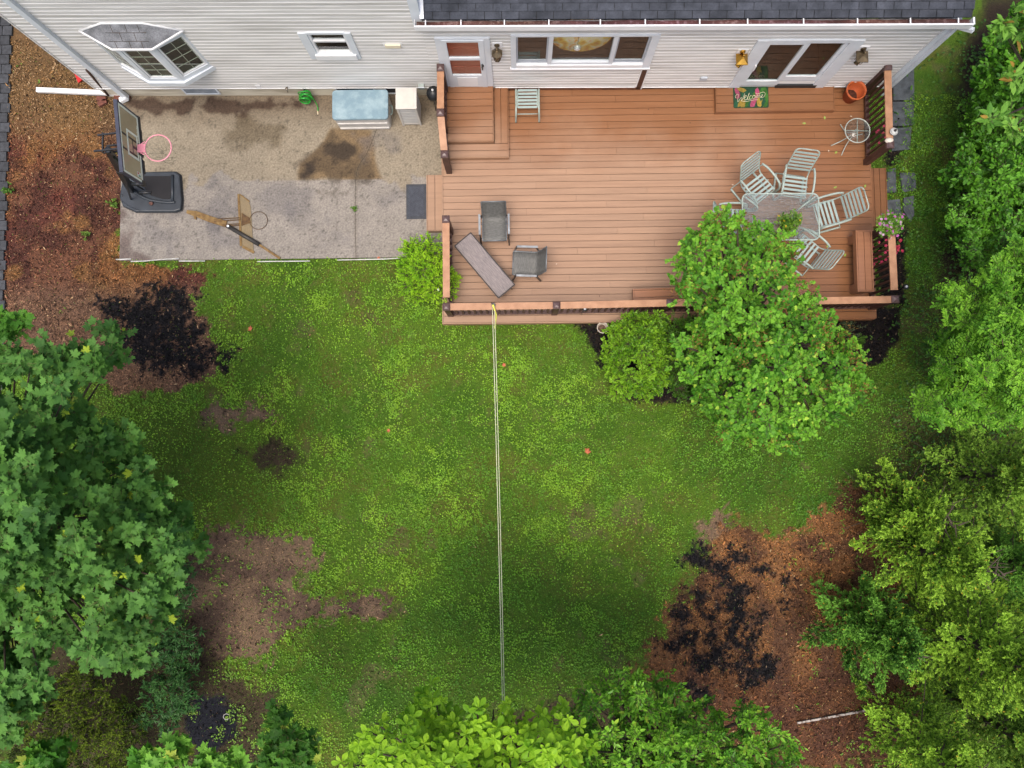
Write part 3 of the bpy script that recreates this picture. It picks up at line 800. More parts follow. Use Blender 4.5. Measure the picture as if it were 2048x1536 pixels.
for a, b in faces:
    facebar(mb, a, b, .11, .16, zb + .12, zt - .07, -.045, -.012); facebar(mb, a, b, .84, .89, zb + .12, zt - .07, -.045, -.012)
    facebar(mb, a, b, .16, .84, zb + .12, zb + .165, -.045, -.012); facebar(mb, a, b, .16, .84, zt - .11, zt - .07, -.045, -.012)
mb.build('sash', m_white, bay, local=True)
mb = MB()
for a, b in faces:
    facebar(mb, a, b, .495, .51, zb + .165, zt - .11, -.034, -.026)
    for k in (1, 2, 3):
        z = zb + .165 + k * (zt - zb - .275) / 4; facebar(mb, a, b, .16, .84, z - .006, z + .006, -.034, -.026)
mb.build('muntin', mat('muntin_bars', (.55, .60, .50), rough=.5), bay, local=True)
mb = MB()
for a, b in faces: facebar(mb, a, b, .13, .87, zb + .14, zt - .09, -.026, -.022)
mb.build('pane', m_glass, bay, local=True)
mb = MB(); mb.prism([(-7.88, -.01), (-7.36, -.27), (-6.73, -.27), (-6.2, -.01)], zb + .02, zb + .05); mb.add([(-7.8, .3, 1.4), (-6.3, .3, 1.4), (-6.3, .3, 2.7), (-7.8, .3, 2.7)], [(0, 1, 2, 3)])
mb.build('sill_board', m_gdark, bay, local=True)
mb = MB(); mb.prism([(-8.02, -.003), (-7.40, -.37), (-6.68, -.37), (-6.06, -.003)], zb - .12, zb); mb.build('base', m_trim, bay, local=True)
sh = mat('bay_shingle', (.225, .235, .255), (.12, .125, .135), rough=.85, scale=5, bump=.3, fine=.25)
mb = MB()
wl, wr, pl, pr = (-8.00, -.025, 2.72), (-6.08, -.025, 2.72), (-7.46, -.025, 2.97), (-6.70, -.025, 2.97)
el, er = (-7.41, -.36, 2.68), (-6.67, -.36, 2.68)
mb.add([pl, pr, er, el], [(0, 3, 2, 1)]); mb.add([wl, pl, el], [(0, 2, 1)]); mb.add([pr, wr, er], [(0, 2, 1)])
mb.add([wl, (el[0], el[1], 2.65), el, (er[0], er[1], 2.65), er, wr], [(0, 1, 2), (1, 3, 4, 2), (3, 5, 4)])
br = mb.build('bay_roof', sh, bay, local=True)
mb = MB()
mb.tube([wl, pl, pr, wr], .022, 6); mb.bar(el, er, .03, .03); mb.bar(wl, el, .03, .03); mb.bar(er, wr, .03, .03)
mb.build('roof_flashing', m_white, br, local=True)
mb = MB(); pass
def lerp3(a, b, t): return tuple(a[i] + (b[i] - a[i]) * t for i in range(3))
for t in (.36, .68):
    mb.bar(lerp3(pl, el, t), lerp3(pr, er, t), .007, .006)
for t0, ss in ((0, (.2, .55, .85)), (.36, (.35, .7)), (.68, (.15, .5, .8))):
    for s in ss:
        a = lerp3(lerp3(pl, el, t0), lerp3(pr, er, t0), s); b = lerp3(lerp3(pl, el, min(t0 + .33, 1)), lerp3(pr, er, min(t0 + .33, 1)), s); mb.bar(a, b, .008, .006)
mb.build('shingle_joint', mat('rust_moss', (.06, .035, .02), (.03, .025, .02), rough=.9), br, local=True)
# main roof of shingle tabs with its gutter
EV = .10; EZ = 3.16
slope = math.radians(20)
roof_l, roof_r = US + .06, UR + .10
m_roof = mat('roof_shingle', (.058, .064, .078), (.032, .036, .044), rough=.9, scale=4, bump=.3, fine=.14, spec=.25, detail=4)
mb = MB(); expo = .127; nrow = 36
for r in range(nrow):
    u = roof_l - (.15 if r % 2 else 0) - .1
    while u < roof_r:
        wdt = .303
        a, b = max(u + .006, roof_l), min(u + wdt - .006, roof_r)
        if b - a > .03:
            g = random.uniform(.82, 1.18) * (1.06 if r % 2 else .96)
            s0, s1 = r * expo, (r + 1) * expo + .05
            y0, z0 = -EV + s0 * math.cos(slope), EZ + s0 * math.sin(slope)
            y1, z1 = -EV + s1 * math.cos(slope), EZ + s1 * math.sin(slope)
            mb.add([(a, y0, z0 + .020), (b, y0, z0 + .020), (b, y1, z1), (a, y1, z1), (a, y0, z0 + .002), (b, y0, z0 + .002)], [(0, 1, 2, 3), (4, 5, 1, 0)], (g, g, g * 1.02))
        u += wdt
roof = mb.build('roof', m_roof, house, local=True, recalc=False)
mb = MB(); top = nrow * expo
mb.add([(roof_l, -EV + .01, EZ - .012), (roof_r, -EV + .01, EZ - .012), (roof_r, -EV + top * math.cos(slope), EZ + top * math.sin(slope) - .012), (roof_l, -EV + top * math.cos(slope), EZ + top * math.sin(slope) - .012)], [(0, 1, 2, 3)])
mb.add([(roof_l, 8.2, EZ - .0), (roof_r, 8.2, EZ - .0), (roof_r, -EV + top * math.cos(slope), EZ + top * math.sin(slope) - .01), (roof_l, -EV + top * math.cos(slope), EZ + top * math.sin(slope) - .01)], [(0, 1, 2, 3)])
mb.build('roof_deck', mat('shingle_dark', (.03, .032, .036), rough=.9), roof, local=True)
mb = MB(); mb.span(roof_l, UR, -.09, -.02, 2.94, 3.0); mb.build('soffit', m_white, house, local=True)
mb = MB()
for (a, b) in ((UL - .25, US + .15),):
    mb.add([(a, -.35, 5.65), (b, -.35, 5.65), (b, 4, 7.6), (a, 4, 7.6), (a, 8.35, 5.65), (b, 8.35, 5.65)], [(0, 1, 2, 3), (3, 2, 5, 4)])
mb.build('upper_roof', m_roof, house, local=True)
mb = MB()
mb.add([(UL, 0, 5.68), (UL, 8, 5.68), (UL, 4, 7.5)], [(0, 1, 2)]); mb.add([(US, 0, 5.68), (US, 8, 5.68), (US, 4, 7.5)], [(0, 1, 2)])
mb.add([(UR, 0, 2.95), (UR, 8, 2.95), (UR, 4, 4.4)], [(0, 1, 2)])
mb.build('gable', m_side, house, local=True)
mb = MB(); mb.span(roof_l - .015, roof_l + .03, -EV - .02, -EV + 3.2, EZ + .0, EZ + .02)
mb2 = MB(); mb2.bar((roof_l + .012, -EV - .0, EZ + .035), (roof_l + .012, -EV + 4.2 * math.cos(slope), EZ + .035 + 4.2 * math.sin(slope)), .07, .03); mb2.build('step_flashing', m_white, roof, local=True)
gl, gr, gy0, gy1, gzb, gzt = roof_l - .12, roof_r + .02, -EV - .115, -EV + .015, EZ - .13, EZ - .005
mb = MB()
mb.span(gl, gr, gy0 - .012, gy0, gzb, gzt); mb.span(gl, gr, gy0, gy1, gzb - .01, gzb)
mb.span(gl - .01, gl, gy0, gy1, gzb, gzt); mb.span(gr, gr + .03, gy0, gy1, gzb, gzt)
mb.span(gl, gr, gy0 - .016, gy0 + .014, gzt, gzt + .008)
gut = mb.build('gutter', m_white, house, local=True)
for px_ in (851, 922, 1009, 1098, 1201, 1291, 1400, 1496, 1608, 1716, 1822, 1918):
    d = CAM_R @ np.array([(px_ - 1024) / FPX, -(50 - 768) / FPX, -1.]); t = (EZ - CAM_H) / d[2]
    mb = MB(); mb.span(float(d[0] * t) - .010, float(d[0] * t) + .010, gy0, gy1 + .02, gzt - .012, gzt + .003); mb.build('gutter_strap', m_white, gut, local=True)
mb = MB(); n = 260
us = np.linspace(gl + .02, gr - .02, n)
for i in range(n - 1):
    z = [gzb + .035 + .05 * float(fbm(np.array(us[j] * 2.), np.array(q * 3.), 5, 3)) for j in (i, i + 1) for q in (0, 1)]
    g = .5 + 1.0 * float(vnoise(np.array(us[i] * 3), np.array(.5), 9)); pur = float(vnoise(np.array(us[i] * .8), np.array(3.5), 19))
    mb.add([(us[i], gy0, z[0]), (us[i + 1], gy0, z[2]), (us[i + 1], gy1, z[3]), (us[i], gy1, z[1])], [(0, 1, 2, 3)], (g, g * (1.05 - .25 * pur), g * (.8 + .9 * pur)))
mb.build('gutter_debris', mat('wet_leaf_mush', (.075, .030, .020), (.18, .12, .085), rough=.7, scale=16, detail=5, lo=.5, hi=.68, bump=.6, fine=.85), gut, local=True)
# downspout near the left corner, elbow and the loose extension on the mulch
mb = MB()
mb.span(-8.64, -8.52, -.10, -.022, .12, 5.6)
ds = mb.build('downspout', m_trim, house, local=True)
mb = MB(); mb.bar((-8.55, -.08, .16), (-8.72, -.12, .09), .11, .085); mb.build('elbow', m_white, ds, local=True)
mb = MB(); mb.span(UR + .0, UR + .065, -.11, -.052, .2, 2.9); mb.bar((UR + .03, -.085, 2.86), (UR + .2, -.25, 3.02), .07, .07); mb.build('downspout', m_trim, house, local=True)
# vent hood, outlet box, hose tap and small fittings on the wall
mb = MB(); mb.span(-2.48, -2.19, -.07, -.02, 2.15, 2.24); v = mb.build('vent_hood', mat('cream_vent', (.78, .70, .52), (.70, .62, .46), rough=.5), house, local=True)
mb = MB(); mb.span(-2.52, -2.16, -.028, -.019, 2.13, 2.27); mb.build('vent_flange', m_white, v, local=True)
mb = MB(); mb.span(-2.08, -1.96, -.10, -.02, .52, .63); ob = mb.build('outlet_box', mat('grey_green_box', (.38, .44, .42), rough=.5), house, local=True)
mb = MB(); mb.span(-2.09, -1.95, -.115, -.10, .625, .64); mb.build('lid', m_trim, ob, local=True)
mb = MB(); mb.span(3.82, 3.96, -.06, -.02, .80, .90); mb.build('outlet_box', mat('grey_cover', (.50, .55, .60), rough=.4), house, local=True)
mb = MB(); mb.tube([(-4.91, -.0, .5), (-4.91, -.10, .49), (-4.91, -.11, .45)], .016); mb.lathe([(.0, 0), (.03, .0), (.03, .012), (0, .012)], (-4.91, -.07, .52), 10); mb.build('hose_tap', mat('tap_metal', (.25, .22, .18), metal=.7, rough=.4), house, local=True)
mb = MB(); mb.span(-5.56, -5.46, -.035, -.02, .50, .60); mb.build('cable_plate', m_white, house, local=True)

# ------------------------------------------------------------------ things hung on or standing by the wall
def hw(u, v, z):      # house frame -> world
    c, s = math.cos(HR), math.sin(HR); return Vector((u * c - v * s, WY + u * s + v * c, z))
m_brass = mat('lantern_brass', (.62, .36, .06), (.40, .22, .04), metal=.9, rough=.25, scale=5)
m_bronze = mat('aged_bronze', (.10, .075, .045), (.20, .15, .09), metal=.7, rough=.4, scale=12)
m_lglass = glass('lantern_glass', (.92, .90, .82), .05, base=.08)
def lantern(u, z, label, mm, sides=4):
    t = thing('wall_lantern', label, 'lantern', hw(u, -.02, z), 'wall lanterns on the rear wall', HR)
    mb = MB(); mb.span(-.095, .095, -.02, .0, -.12, .13); mb.build('mounting_block', m_white, t, local=True)
    mb = MB(); mb.lathe([(0, 0), (.055, 0), (.05, .02), (.0, .03)], (0, -.02, .06), 16, axis=(0, -1, 0)); mb.tube(spline([(0, -.04, .06), (0, -.09, .12), (0, -.14, .13), (0, -.15, .09)], 4), .013); mb.build('bracket', mm, t, local=True)
    y = -.15
    mb = MB(); cw_ = 1.0 if sides > 4 else 1.4; mb.lathe([(.115 * cw_, .0), (.11 * cw_, .014), (.03, .075), (.025, .09), (0, .10)], (0, 0, .0), sides)
    ca, sa_ = math.cos(math.pi / sides), math.sin(math.pi / sides); mb.v = [(v[0] * ca - v[1] * sa_, v[0] * sa_ + v[1] * ca + y, v[2]) for v in mb.v]; mb.s = [False] * len(mb.s); mb.build('roof_cap', mm, t, local=True)
    mb = MB()
    for k in range(sides):
        a = 2 * math.pi * (k + .5) / sides; mb.bar((.10 * math.cos(a), y + .10 * math.sin(a), 0), (.065 * math.cos(a), y + .065 * math.sin(a), -.20), .010, .010)
    mb.lathe([(.0, 0), (.07, 0), (.07, .015), (0, .015)], (0, y, -.215), sides); mb.build('cage', mm, t, local=True)
    mb = MB(); mb.lathe([(.062, -.2), (.096, -.003)], (0, y, 0), sides); mb.build('pane', m_lglass, t, local=True)
    mb = MB(); mb.lathe([(.0, -.19), (.014, -.18), (.014, -.09), (.02, -.07), (0, -.04)], (0, y, 0), 8); mb.build('bulb', m_white, t, local=True)
    return t
lantern(-.36, 2.14, 'hexagonal aged bronze wall lantern beside the white storm door', m_bronze, 6)
lantern(4.36, 1.88, 'shiny gold wall lantern on the left of the sliding door', m_brass)
lantern(6.63, 1.96, 'dark tarnished wall lantern on the right of the sliding door', m_bronze)
# round painted panel seen through the kitchen glass
d = thing('round_wall_hanging', 'large round yellow painted disc hanging inside the kitchen window', 'wall hanging', hw(1.22, .09, 2.33), rz=HR)
m_art = bpy.data.materials.new('painted_disc'); m_art.use_nodes = True
N = m_art.node_tree.nodes; L = m_art.node_tree.links; tc = N.new('ShaderNodeTexCoord'); nz = N.new('ShaderNodeTexNoise'); nz.inputs['Scale'].default_value = 4.2; nz.inputs['Detail'].default_value = 2
rp = N.new('ShaderNodeValToRGB'); L.new(tc.outputs['Object'], nz.inputs['Vector']); L.new(nz.outputs[0], rp.inputs[0])
for k, (p, c) in enumerate([(.30, (.75, .28, .02, 1)), (.42, (1., .66, .10, 1)), (.50, (1., .88, .45, 1)), (.58, (1., .90, .72, 1)), (.66, (1., .50, .06, 1)), (.74, (.5, .08, .03, 1))]):
    e = rp.color_ramp.elements[k] if k < 2 else rp.color_ramp.elements.new(p); e.position = p; e.color = c
L.new(rp.outputs[0], N['Principled BSDF'].inputs['Base Color']); N['Principled BSDF'].inputs['Roughness'].default_value = .5
mb = MB(); mb.lathe([(0, 0), (.57, 0), (.57, .02), (0, .02)], (0, 0, 0), 48, axis=(0, -1, 0)); mb.build('disc', m_art, d, local=True)
mb = MB(); mb.tube([(.58 * math.cos(a), -.01, .58 * math.sin(a)) for a in np.linspace(0, 2 * math.pi, 48, endpoint=False)], .014, 6, True); mb.build('rim', m_brass, d, local=True)
t = thing('glass_ornament', 'small round silver ornament hanging in front of the yellow disc', 'ornament', hw(1.18, .06, 1.93), rz=HR)
mb = MB(); mb.lathe([(0, -.075), (.05, -.055), (.075, 0), (.05, .055), (0, .075)], (0, 0, 0), 16); mb.build('ball', mat('silver_ball', (.75, .76, .74), metal=.4, rough=.2), t, local=True)
mb = MB(); mb.tube([(0, 0, .07), (0, 0, .5)], .004, 5); mb.build('thread', m_black, t, local=True)

# ------------------------------------------------------------------ deck
def deck_mat(name, dry, wet, all_wet=False):
    m = mat(name, (1.0, 1.0, 1.0), (.84, .83, .82), rough=.45, scale=2.2, stretch=(.35, 7, 1), spec=.4, detail=6, lo=.34, hi=.68, fine=.06)
    nt = m.node_tree; N = nt.nodes; L = nt.links; b = N['Principled BSDF']
    tc = N.new('ShaderNodeTexCoord'); sx = N.new('ShaderNodeSeparateXYZ'); L.new(tc.outputs['Object'], sx.inputs[0])
    nz = N.new('ShaderNodeTexNoise'); nz.inputs['Scale'].default_value = .7; nz.inputs['Detail'].default_value = 5; L.new(tc.outputs['Object'], nz.inputs['Vector'])
    def math_(op, a, b_):
        q = N.new('ShaderNodeMath'); q.operation = op
        for i, v in enumerate((a, b_)):
            if isinstance(v, (int, float)): q.inputs[i].default_value = v
            else: L.new(v, q.inputs[i])
        return q.outputs[0]
    nn = math_('MULTIPLY', math_('SUBTRACT', nz.outputs[0], .5), 5.0)
    def ramp(v, a, c):
        r = N.new('ShaderNodeMapRange'); r.interpolation_type = 'SMOOTHSTEP'; r.inputs[1].default_value = a; r.inputs[2].default_value = c; L.new(v, r.inputs[0]); return r.outputs[0]
    # sky sheen put into the pale colour; darker, wetter by the house and tree
    w = math_('MAXIMUM', ramp(math_('ADD', sx.outputs['X'], nn), .2, 3.0), ramp(math_('ADD', sx.outputs['Y'], math_('MULTIPLY', nn, .5)), .6, 2.1))
    if all_wet: w = math_('ADD', math_('MULTIPLY', w, 0.0), 1.0)
    mx = N.new('ShaderNodeMix'); mx.data_type = 'RGBA'; mx.inputs[6].default_value = (*dry, 1); mx.inputs[7].default_value = (*wet, 1); L.new(w, mx.inputs[0])
    src = b.inputs['Base Color'].links[0].from_socket
    mu = N.new('ShaderNodeMix'); mu.data_type = 'RGBA'; mu.blend_type = 'MULTIPLY'; mu.inputs[0].default_value = 1
    L.new(src, mu.inputs[6]); L.new(mx.outputs[2], mu.inputs[7]); L.new(mu.outputs[2], b.inputs['Base Color'])
    rr = N.new('ShaderNodeMapRange'); rr.inputs[3].default_value = .5; rr.inputs[4].default_value = .30; L.new(w, rr.inputs[0]); L.new(rr.outputs[0], b.inputs['Roughness'])
    return m
m_deck = deck_mat('deck_board', (.355, .216, .136), (.248, .112, .050))
m_bench = deck_mat('bench_board', (.30, .145, .08), (.30, .140, .075), True)
m_rail = mat('rail_cap_board', (.43, .232, .130), (.34, .172, .092), rough=.5, scale=2.0, stretch=(3, 3, 1), spec=.4, detail=5, fine=.08)
m_post = mat('dark_rail_wood', (.075, .034, .026), (.050, .022, .017), rough=.5, scale=6, spec=.4)
m_cap = mat('post_cap_paint', (.105, .062, .058), (.080, .045, .042), rough=.35, scale=5, spec=.5)
DX0, DX1 = P(884, 500, ZD)[0], P(1746, 500, ZD)[0]
DY0 = P(1300, 643, ZD)[1]; DY1 = WY - .02 - .01
deck = thing('deck', 'reddish brown composite board deck behind the house with steps and landings', 'deck', (2.9, 4.6, 0))
def boards(mb, x0, x1, y0, y1, z, along='x', pitch=.1435, th=.028, joints=True, base=1.0):
    a0, a1 = (y0, y1) if along == 'x' else (x0, x1)
    l0, l1 = (x0, x1) if along == 'x' else (y0, y1)
    n = max(1, round((a1 - a0) / pitch)); pt = (a1 - a0) / n
    for i in range(n):
        b0, b1 = a0 + i * pt + .0046, a0 + (i + 1) * pt - .0046
        cuts = [l0]
        if joints and l1 - l0 > 5:
            off = [1.9, 3.6, 2.75, 4.4][i % 4] + random.uniform(-.15, .15)
            p = l0 + off
            while p < l1 - .8: cuts.append(p); p += 4.0 + random.choice([0, .35, -.4])
        cuts.append(l1)
        for c0, c1 in zip(cuts[:-1], cuts[1:]):
            g = base * random.uniform(.95, 1.06); h = random.uniform(.99, 1.01)
            if along == 'x': mb.span(c0 + .0015, c1 - .0015, b0, b1, z - th, z, (g * h, g, g / h))
            else: mb.span(b0, b1, c0 + .0015, c1 - .0015, z - th, z, (g * h, g, g / h))
mb = MB()
boards(mb, DX0 + .03, DX1, DY0 + .02, DY1, ZD)
mb.build('floor', m_deck, deck)
mb = MB()
mb.span(DX0 + .05, DX1 - .05, DY0 + .06, DY1, ZD - .25, ZD - .06); mb.build('substructure', m_dark, deck)
mb = MB()
mb.span(DX0, DX1, DY0 - .005, DY0 + .018, ZD - .22, ZD + .002, (1.05, 1, 1)); mb.span(DX0, DX0 + .026, DY0 + .02, DY1, ZD - .22, ZD + .003); mb.span(DX1 + .002, DX1 + .026, DY0 + .02, DY1, ZD - .22, ZD - .004)
mb.build('fascia', m_deck, deck)
# steps at the left and right, landing tiers by the door, platform by the sliding door
def step(name, mb_fn):
    mb = MB(); mb_fn(mb); return mb.build(name, m_deck, deck)
zs = .17
x0, y1 = P(853, 350, zs); x1, y0 = P(884, 462, zs)
def fn(mb):
    boards(mb, x0 + .02, DX0 - .004, y0 + .02, y1, zs, 'y', joints=False); mb.span(x0, x0 + .018, y0, y1, .04, zs + .003, (1.1, 1.1, 1.1)); mb.span(x0 + .02, DX0 - .004, y0, y0 + .017, .04, zs + .003, (1.0, 1, 1))
step('step', fn)
xb, ya = P(1772, 336, zs); _, yb = P(1772, 452, zs)
def fn(mb):
    boards(mb, DX1 + .03, xb - .02, yb + .02, ya, zs, 'y', joints=False, base=.85); mb.span(xb - .018, xb, yb, ya, .02, zs + .003, (.85, .85, .85)); mb.span(DX1 + .03, xb - .02, yb, yb + .018, .02, zs + .003)
step('step', fn)
z1, z2 = ZD + .125, ZD + .25
ax, _ = P(893, 300, z1); bx, _ = P(1017, 240, z1); _, ay = P(960, 316, z1)
cx, _ = P(987, 230, z2); _, cy = P(940, 283, z2)
def fn(mb):
    boards(mb, ax, bx - .02, ay + .02, cy - .005, z1, 'x', joints=False); boards(mb, cx + .012, bx - .02, cy, DY1, z1, 'y', joints=False)
    mb.span(ax, bx, ay - .0, ay + .018, ZD, z1 + .002, (1.08, 1.05, 1.0)); mb.span(bx - .018, bx, ay + .02, DY1, ZD, z1 + .002)
    mb.span(ax, ax + .02, ay + .02, DY1, ZD, z1 - .03)
step('landing', fn)
def fn(mb):
    boards(mb, ax, cx - .02, cy + .02, DY1, z2, 'x', joints=False); mb.span(ax, cx, cy, cy + .018, z1, z2 + .002, (1.08, 1.05, 1)); mb.span(cx - .018, cx, cy + .02, DY1, z1, z2 + .002)
step('landing', fn)
zp = ZD + .125
sx0, sy0 = P(1432, 224, zp); sx1, _ = P(1670, 220, zp)
def fn(mb):
    boards(mb, sx0 + .02, sx1 - .02, sy0 + .02, WY + WK * 5.5 - .04, zp, 'x', joints=False, base=.95)
    mb.span(sx0, sx1, sy0, sy0 + .018, ZD, zp + .003, (1.0, .95, .95)); mb.span(sx0, sx0 + .018, sy0 + .02, DY1 - .06, ZD, zp + .003, (.9, .9, .9)); mb.span(sx1 - .018, sx1, sy0 + .02, DY1 - .06, ZD, zp + .003, (.9, .9, .9))
step('platform', fn)

# railings
RT = ZD + .97
def railing(label, pts, caps, zt=None, post_z0=None, lift=None):
    """pts: list of (x, y, rail top z, floor z); posts at every point that is in caps"""
    t = thing('deck_railing', label, 'railing', (pts[0][0], pts[0][1], pts[0][3]), 'railings round the deck')
    for i, (x, y, z, zf) in enumerate(pts):
        if i not in caps: continue
        mb = MB(); mb.span(x - .058, x + .058, y - .058, y + .058, zf - .04, z + .01); p = mb.build('post', m_post, t)
        mb = MB(); mb.lathe([(.0, -.03), (.105, -.03), (.105, .018), (.085, .03), (.06, .042), (0, .055)], (x, y, z + .022), 4)
        for k in range(len(mb.v)):
            vx, vy, vz = mb.v[k]; dx, dy = vx - x, vy - y; a = math.pi / 4
            mb.v[k] = (x + dx * math.cos(a) - dy * math.sin(a), y + dx * math.sin(a) + dy * math.cos(a), vz)
        mb.s = [False] * len(mb.s)
        mb.build('post_cap', m_cap, p)
    for (xa, ya_, za, fa), (xc, yc, zc, fc) in zip(pts[:-1], pts[1:]):
        a, c = Vector((xa, ya_, za)), Vector((xc, yc, zc)); d = (c - a).normalized()
        a2, c2 = a + d * .07, c - d * .07
        mb = MB(); mb.bar(a2, c2, .138, .028, up=(0, 0, 1)); mb.build('top_rail', m_rail, t)
        af, cf = Vector((xa, ya_, fa + .09)), Vector((xc, yc, fc + .09)); df = (cf - af).normalized()
        mb = MB(); mb.bar(a2 - Vector((0, 0, .045)), c2 - Vector((0, 0, .045)), .045, .06, up=(0, 0, 1)); mb.build('rail', m_post, t)
        mb = MB(); mb.bar(af + df * .06, cf - df * .06, .075, .045, up=(0, 0, 1)); mb.build('rail', m_post, t)
        L = (c - a).length; n = max(1, int((L - .16) / .124))
        for k in range(n):
            s = (.08 + (L - .16) * (k + .5) / n) / L
            q, w = af.lerp(cf, s), a.lerp(c, s)
            mb = MB(); mb.span(q.x - .02, q.x + .02, q.y - .02, q.y + .02, q.z + .02, w.z - .07); mb.build('baluster', m_post, t)
    return t
XR = P(1777, 290, RT)[0]; YF = P(893, 614, RT)[1]; XL = P(893, 614, RT)[0]
XRB, YRB = P(1789, 599, RT)
fy = lambda px, py: P(px, py, RT)
f2x, f2y = fy(1113, 611); f3x, f3y = fy(1340, 606); f4x, f4y = fy(1570, 603)
railing('long brown deck railing along the lawn side of the deck, tree leaning over it', [(XL, YF, RT, ZD), (f2x, f2y, RT, ZD), (f3x, f3y, RT, ZD), (f4x, f4y, RT, ZD), (XRB, YRB, RT, ZD)], (0, 1, 2, 3, 4))
lx, ly = P(892, 439, RT)
railing('short brown deck railing beside the coffee table at the lime shrub', [(lx, ly, RT, ZD), (XL, YF - .0 + .12, RT, ZD)], (0,))
zl = z2 + .92
c1x, c1y = P(881, 135, zl); c2x, c2y = P(881, 226, zl); c3x, c3y = P(889, 309, RT)
railing('stepped railing beside the white storm door, sloping down over the landing', [(c1x, min(c1y, DY1 - .08), zl, z2 - .03), (c2x, c2y, zl, z2 - .03), (c3x, c3y, RT, ZD)], (0, 1, 2))
r1x, r1y = P(1775, 133, RT); r2x, r2y = P(1779, 290, RT)
railing('brown railing from the house corner to the right hand step, behind the round table', [(r1x, min(r1y, DY1 - .1), RT, ZD), (r2x, r2y, RT, ZD)], (0, 1))
r3x, r3y = P(1782, 452, RT)
railing('brown railing behind the bench with the petunia basket on its end', [(r3x, r3y, RT, ZD), (XRB, YRB + .12, RT, ZD)], (0,))

# benches fixed along the railings but standing on the floor
def bench(label, x0, x1, y0, y1, along, rz=0.0, legs=2):
    cx_, cy_ = (x0 + x1) / 2, (y0 + y1) / 2
    t = thing('bench', label, 'bench', (cx_, cy_, ZD), 'deck benches', rz)
    w, d = x1 - x0, y1 - y0; zt = .455
    mb = MB(); boards(mb, -w / 2 + .03, w / 2 - .03, -d / 2 + .03, d / 2 - .03, zt, along, joints=False, pitch=.15)
    mb.build('seat', m_bench, t, local=True)
    mb = MB(); frame_z = zt - .03
    mb.span(-w / 2, w / 2, -d / 2, -d / 2 + .027, zt - .14, zt + .004); mb.span(-w / 2, w / 2, d / 2 - .027, d / 2, zt - .14, zt + .004)
    mb.span(-w / 2, -w / 2 + .027, -d / 2 + .03, d / 2 - .03, zt - .14, zt + .004); mb.span(w / 2 - .027, w / 2, -d / 2 + .03, d / 2 - .03, zt - .14, zt + .004)
    mb.build('apron', m_bench, t, local=True)
    for s in np.linspace(-1, 1, legs):
        mb = MB()
        if along == 'x': mb.span(s * (w / 2 - .2) - .09, s * (w / 2 - .2) + .09, -d / 2 + .04, d / 2 - .04, 0, zt - .04)
        else: mb.span(-d_leg(w), d_leg(w), s * (d / 2 - .12) - .09, s * (d / 2 - .12) + .09, 0, zt - .04)
        mb.build('leg', m_bench, t, local=True)
    return t
def d_leg(w): return w / 2 - .05
zbk = ZD + .455
bx0, by1 = P(1711, 461, zbk); bx1, by0 = P(1748, 583, zbk)
bench('wooden deck bench with two seat boards, standing along the right railing', bx0, bx1, by0, by1, 'y')
qx0, qy1 = P(1266, 574, zbk); qx1, _ = P(1617, 560, zbk)
bench('long wooden deck bench half hidden by the tree at the front railing', qx0, qx1, qy1 - .36, qy1, 'x', math.radians(1.4), 3)

# ------------------------------------------------------------------ slatted patio chairs
m_tube = mat('pale_green_tube', (.36, .43, .385), (.30, .365, .33), rough=.35, scale=8, spec=.5)
m_slat = mat('pale_green_slat', (.33, .42, .40), (.28, .365, .35), rough=.4, scale=8, spec=.5)
m_dkg = mat('shaded_green_tube', (.34, .40, .36), rough=.45, scale=8)
def make_chair():
    t = thing('patio_chair', 'pale green slatted patio chair', 'chair', (0, 0, 0), 'slatted patio chairs on the deck')
    w = .245
    # side loops: arm, front bend, runner
    for s in (-1, 1):
        x = s * (w + .045)
        mb = MB()
        pts = spline([(x * .98, -.30, .60), (x * 1.03, -.16, .645), (x * 1.06, .05, .645), (x * 1.05, .22, .61), (x * 1.03, .30, .50), (x * 1.02, .31, .30), (x * 1.02, .27, .10), (x * 1.02, .18, .022), (x * 1.02, -.05, .018), (x * 1.02, -.33, .018)], 5)
        mb.tube(pts, .022, 8, flat=1.1); mb.build('arm_loop', m_tube, t, local=True)
    mb = MB()
    zc = .40
    sp = spline([(-w, .27, zc), (-w, .0, zc - .02), (-w, -.17, zc - .03), (-w, -.27, zc + .05), (-w, -.36, zc + .22), (-w, -.44, zc + .42), (-w, -.48, zc + .50), (-w + .03, -.505, zc + .55), (-w + .09, -.515, zc + .575)], 5)
    mb.tube(sp, .014, 8); mb.tube([Vector((-p.x, p.y, p.z)) for p in sp], .014, 8)
    mb.tube([(-w + .09, -.515, zc + .575), (w - .09, -.515, zc + .575)], .014, 8)
    mb.tube([(-w, .27, zc), (w, .27, zc)], .013, 8)
    mb.build('frame', m_tube, t, local=True)
    mb = MB()
    mb.tube([(-w - .04, -.33, .02), (w + .04, -.33, .02)], .012, 6); mb.tube([(-w - .04, .02, .37), (w + .04, .02, .37)], .012, 6)
    mb.tube([(-w - .05, -.28, .60), (-w, -.30, .50)], .012, 6); mb.tube([(w + .05, -.28, .60), (w, -.30, .50)], .012, 6)
    mb.build('brace', m_dkg, t, local=True)
    for y, z in ((.215, .405), (.125, .402), (.035, .395), (-.055, .388), (-.145, .382)):
        mb = MB(); mb.box((0, y, z + .006), (2 * w + .01, .046, .010)); mb.build('seat_slat', m_slat, t, local=True)
    for k in range(6):
        f = (k + .35) / 6; y = -.28 - .225 * f; z = zc + .07 + .46 * f
        mb = MB(); mb.box((0, y + .004, z), (2 * w, .010, .042), rot=Matrix.Rotation(math.radians(24), 3, 'X')); mb.build('back_slat', m_slat, t, local=True)
    return t
chair = make_chair()
def facing(px, dpx, dpy):
    """rotation that turns local +y to a direction given in photo right/down"""
    return math.atan2(-dpy, dpx) - math.pi / 2 - math.radians(.6)
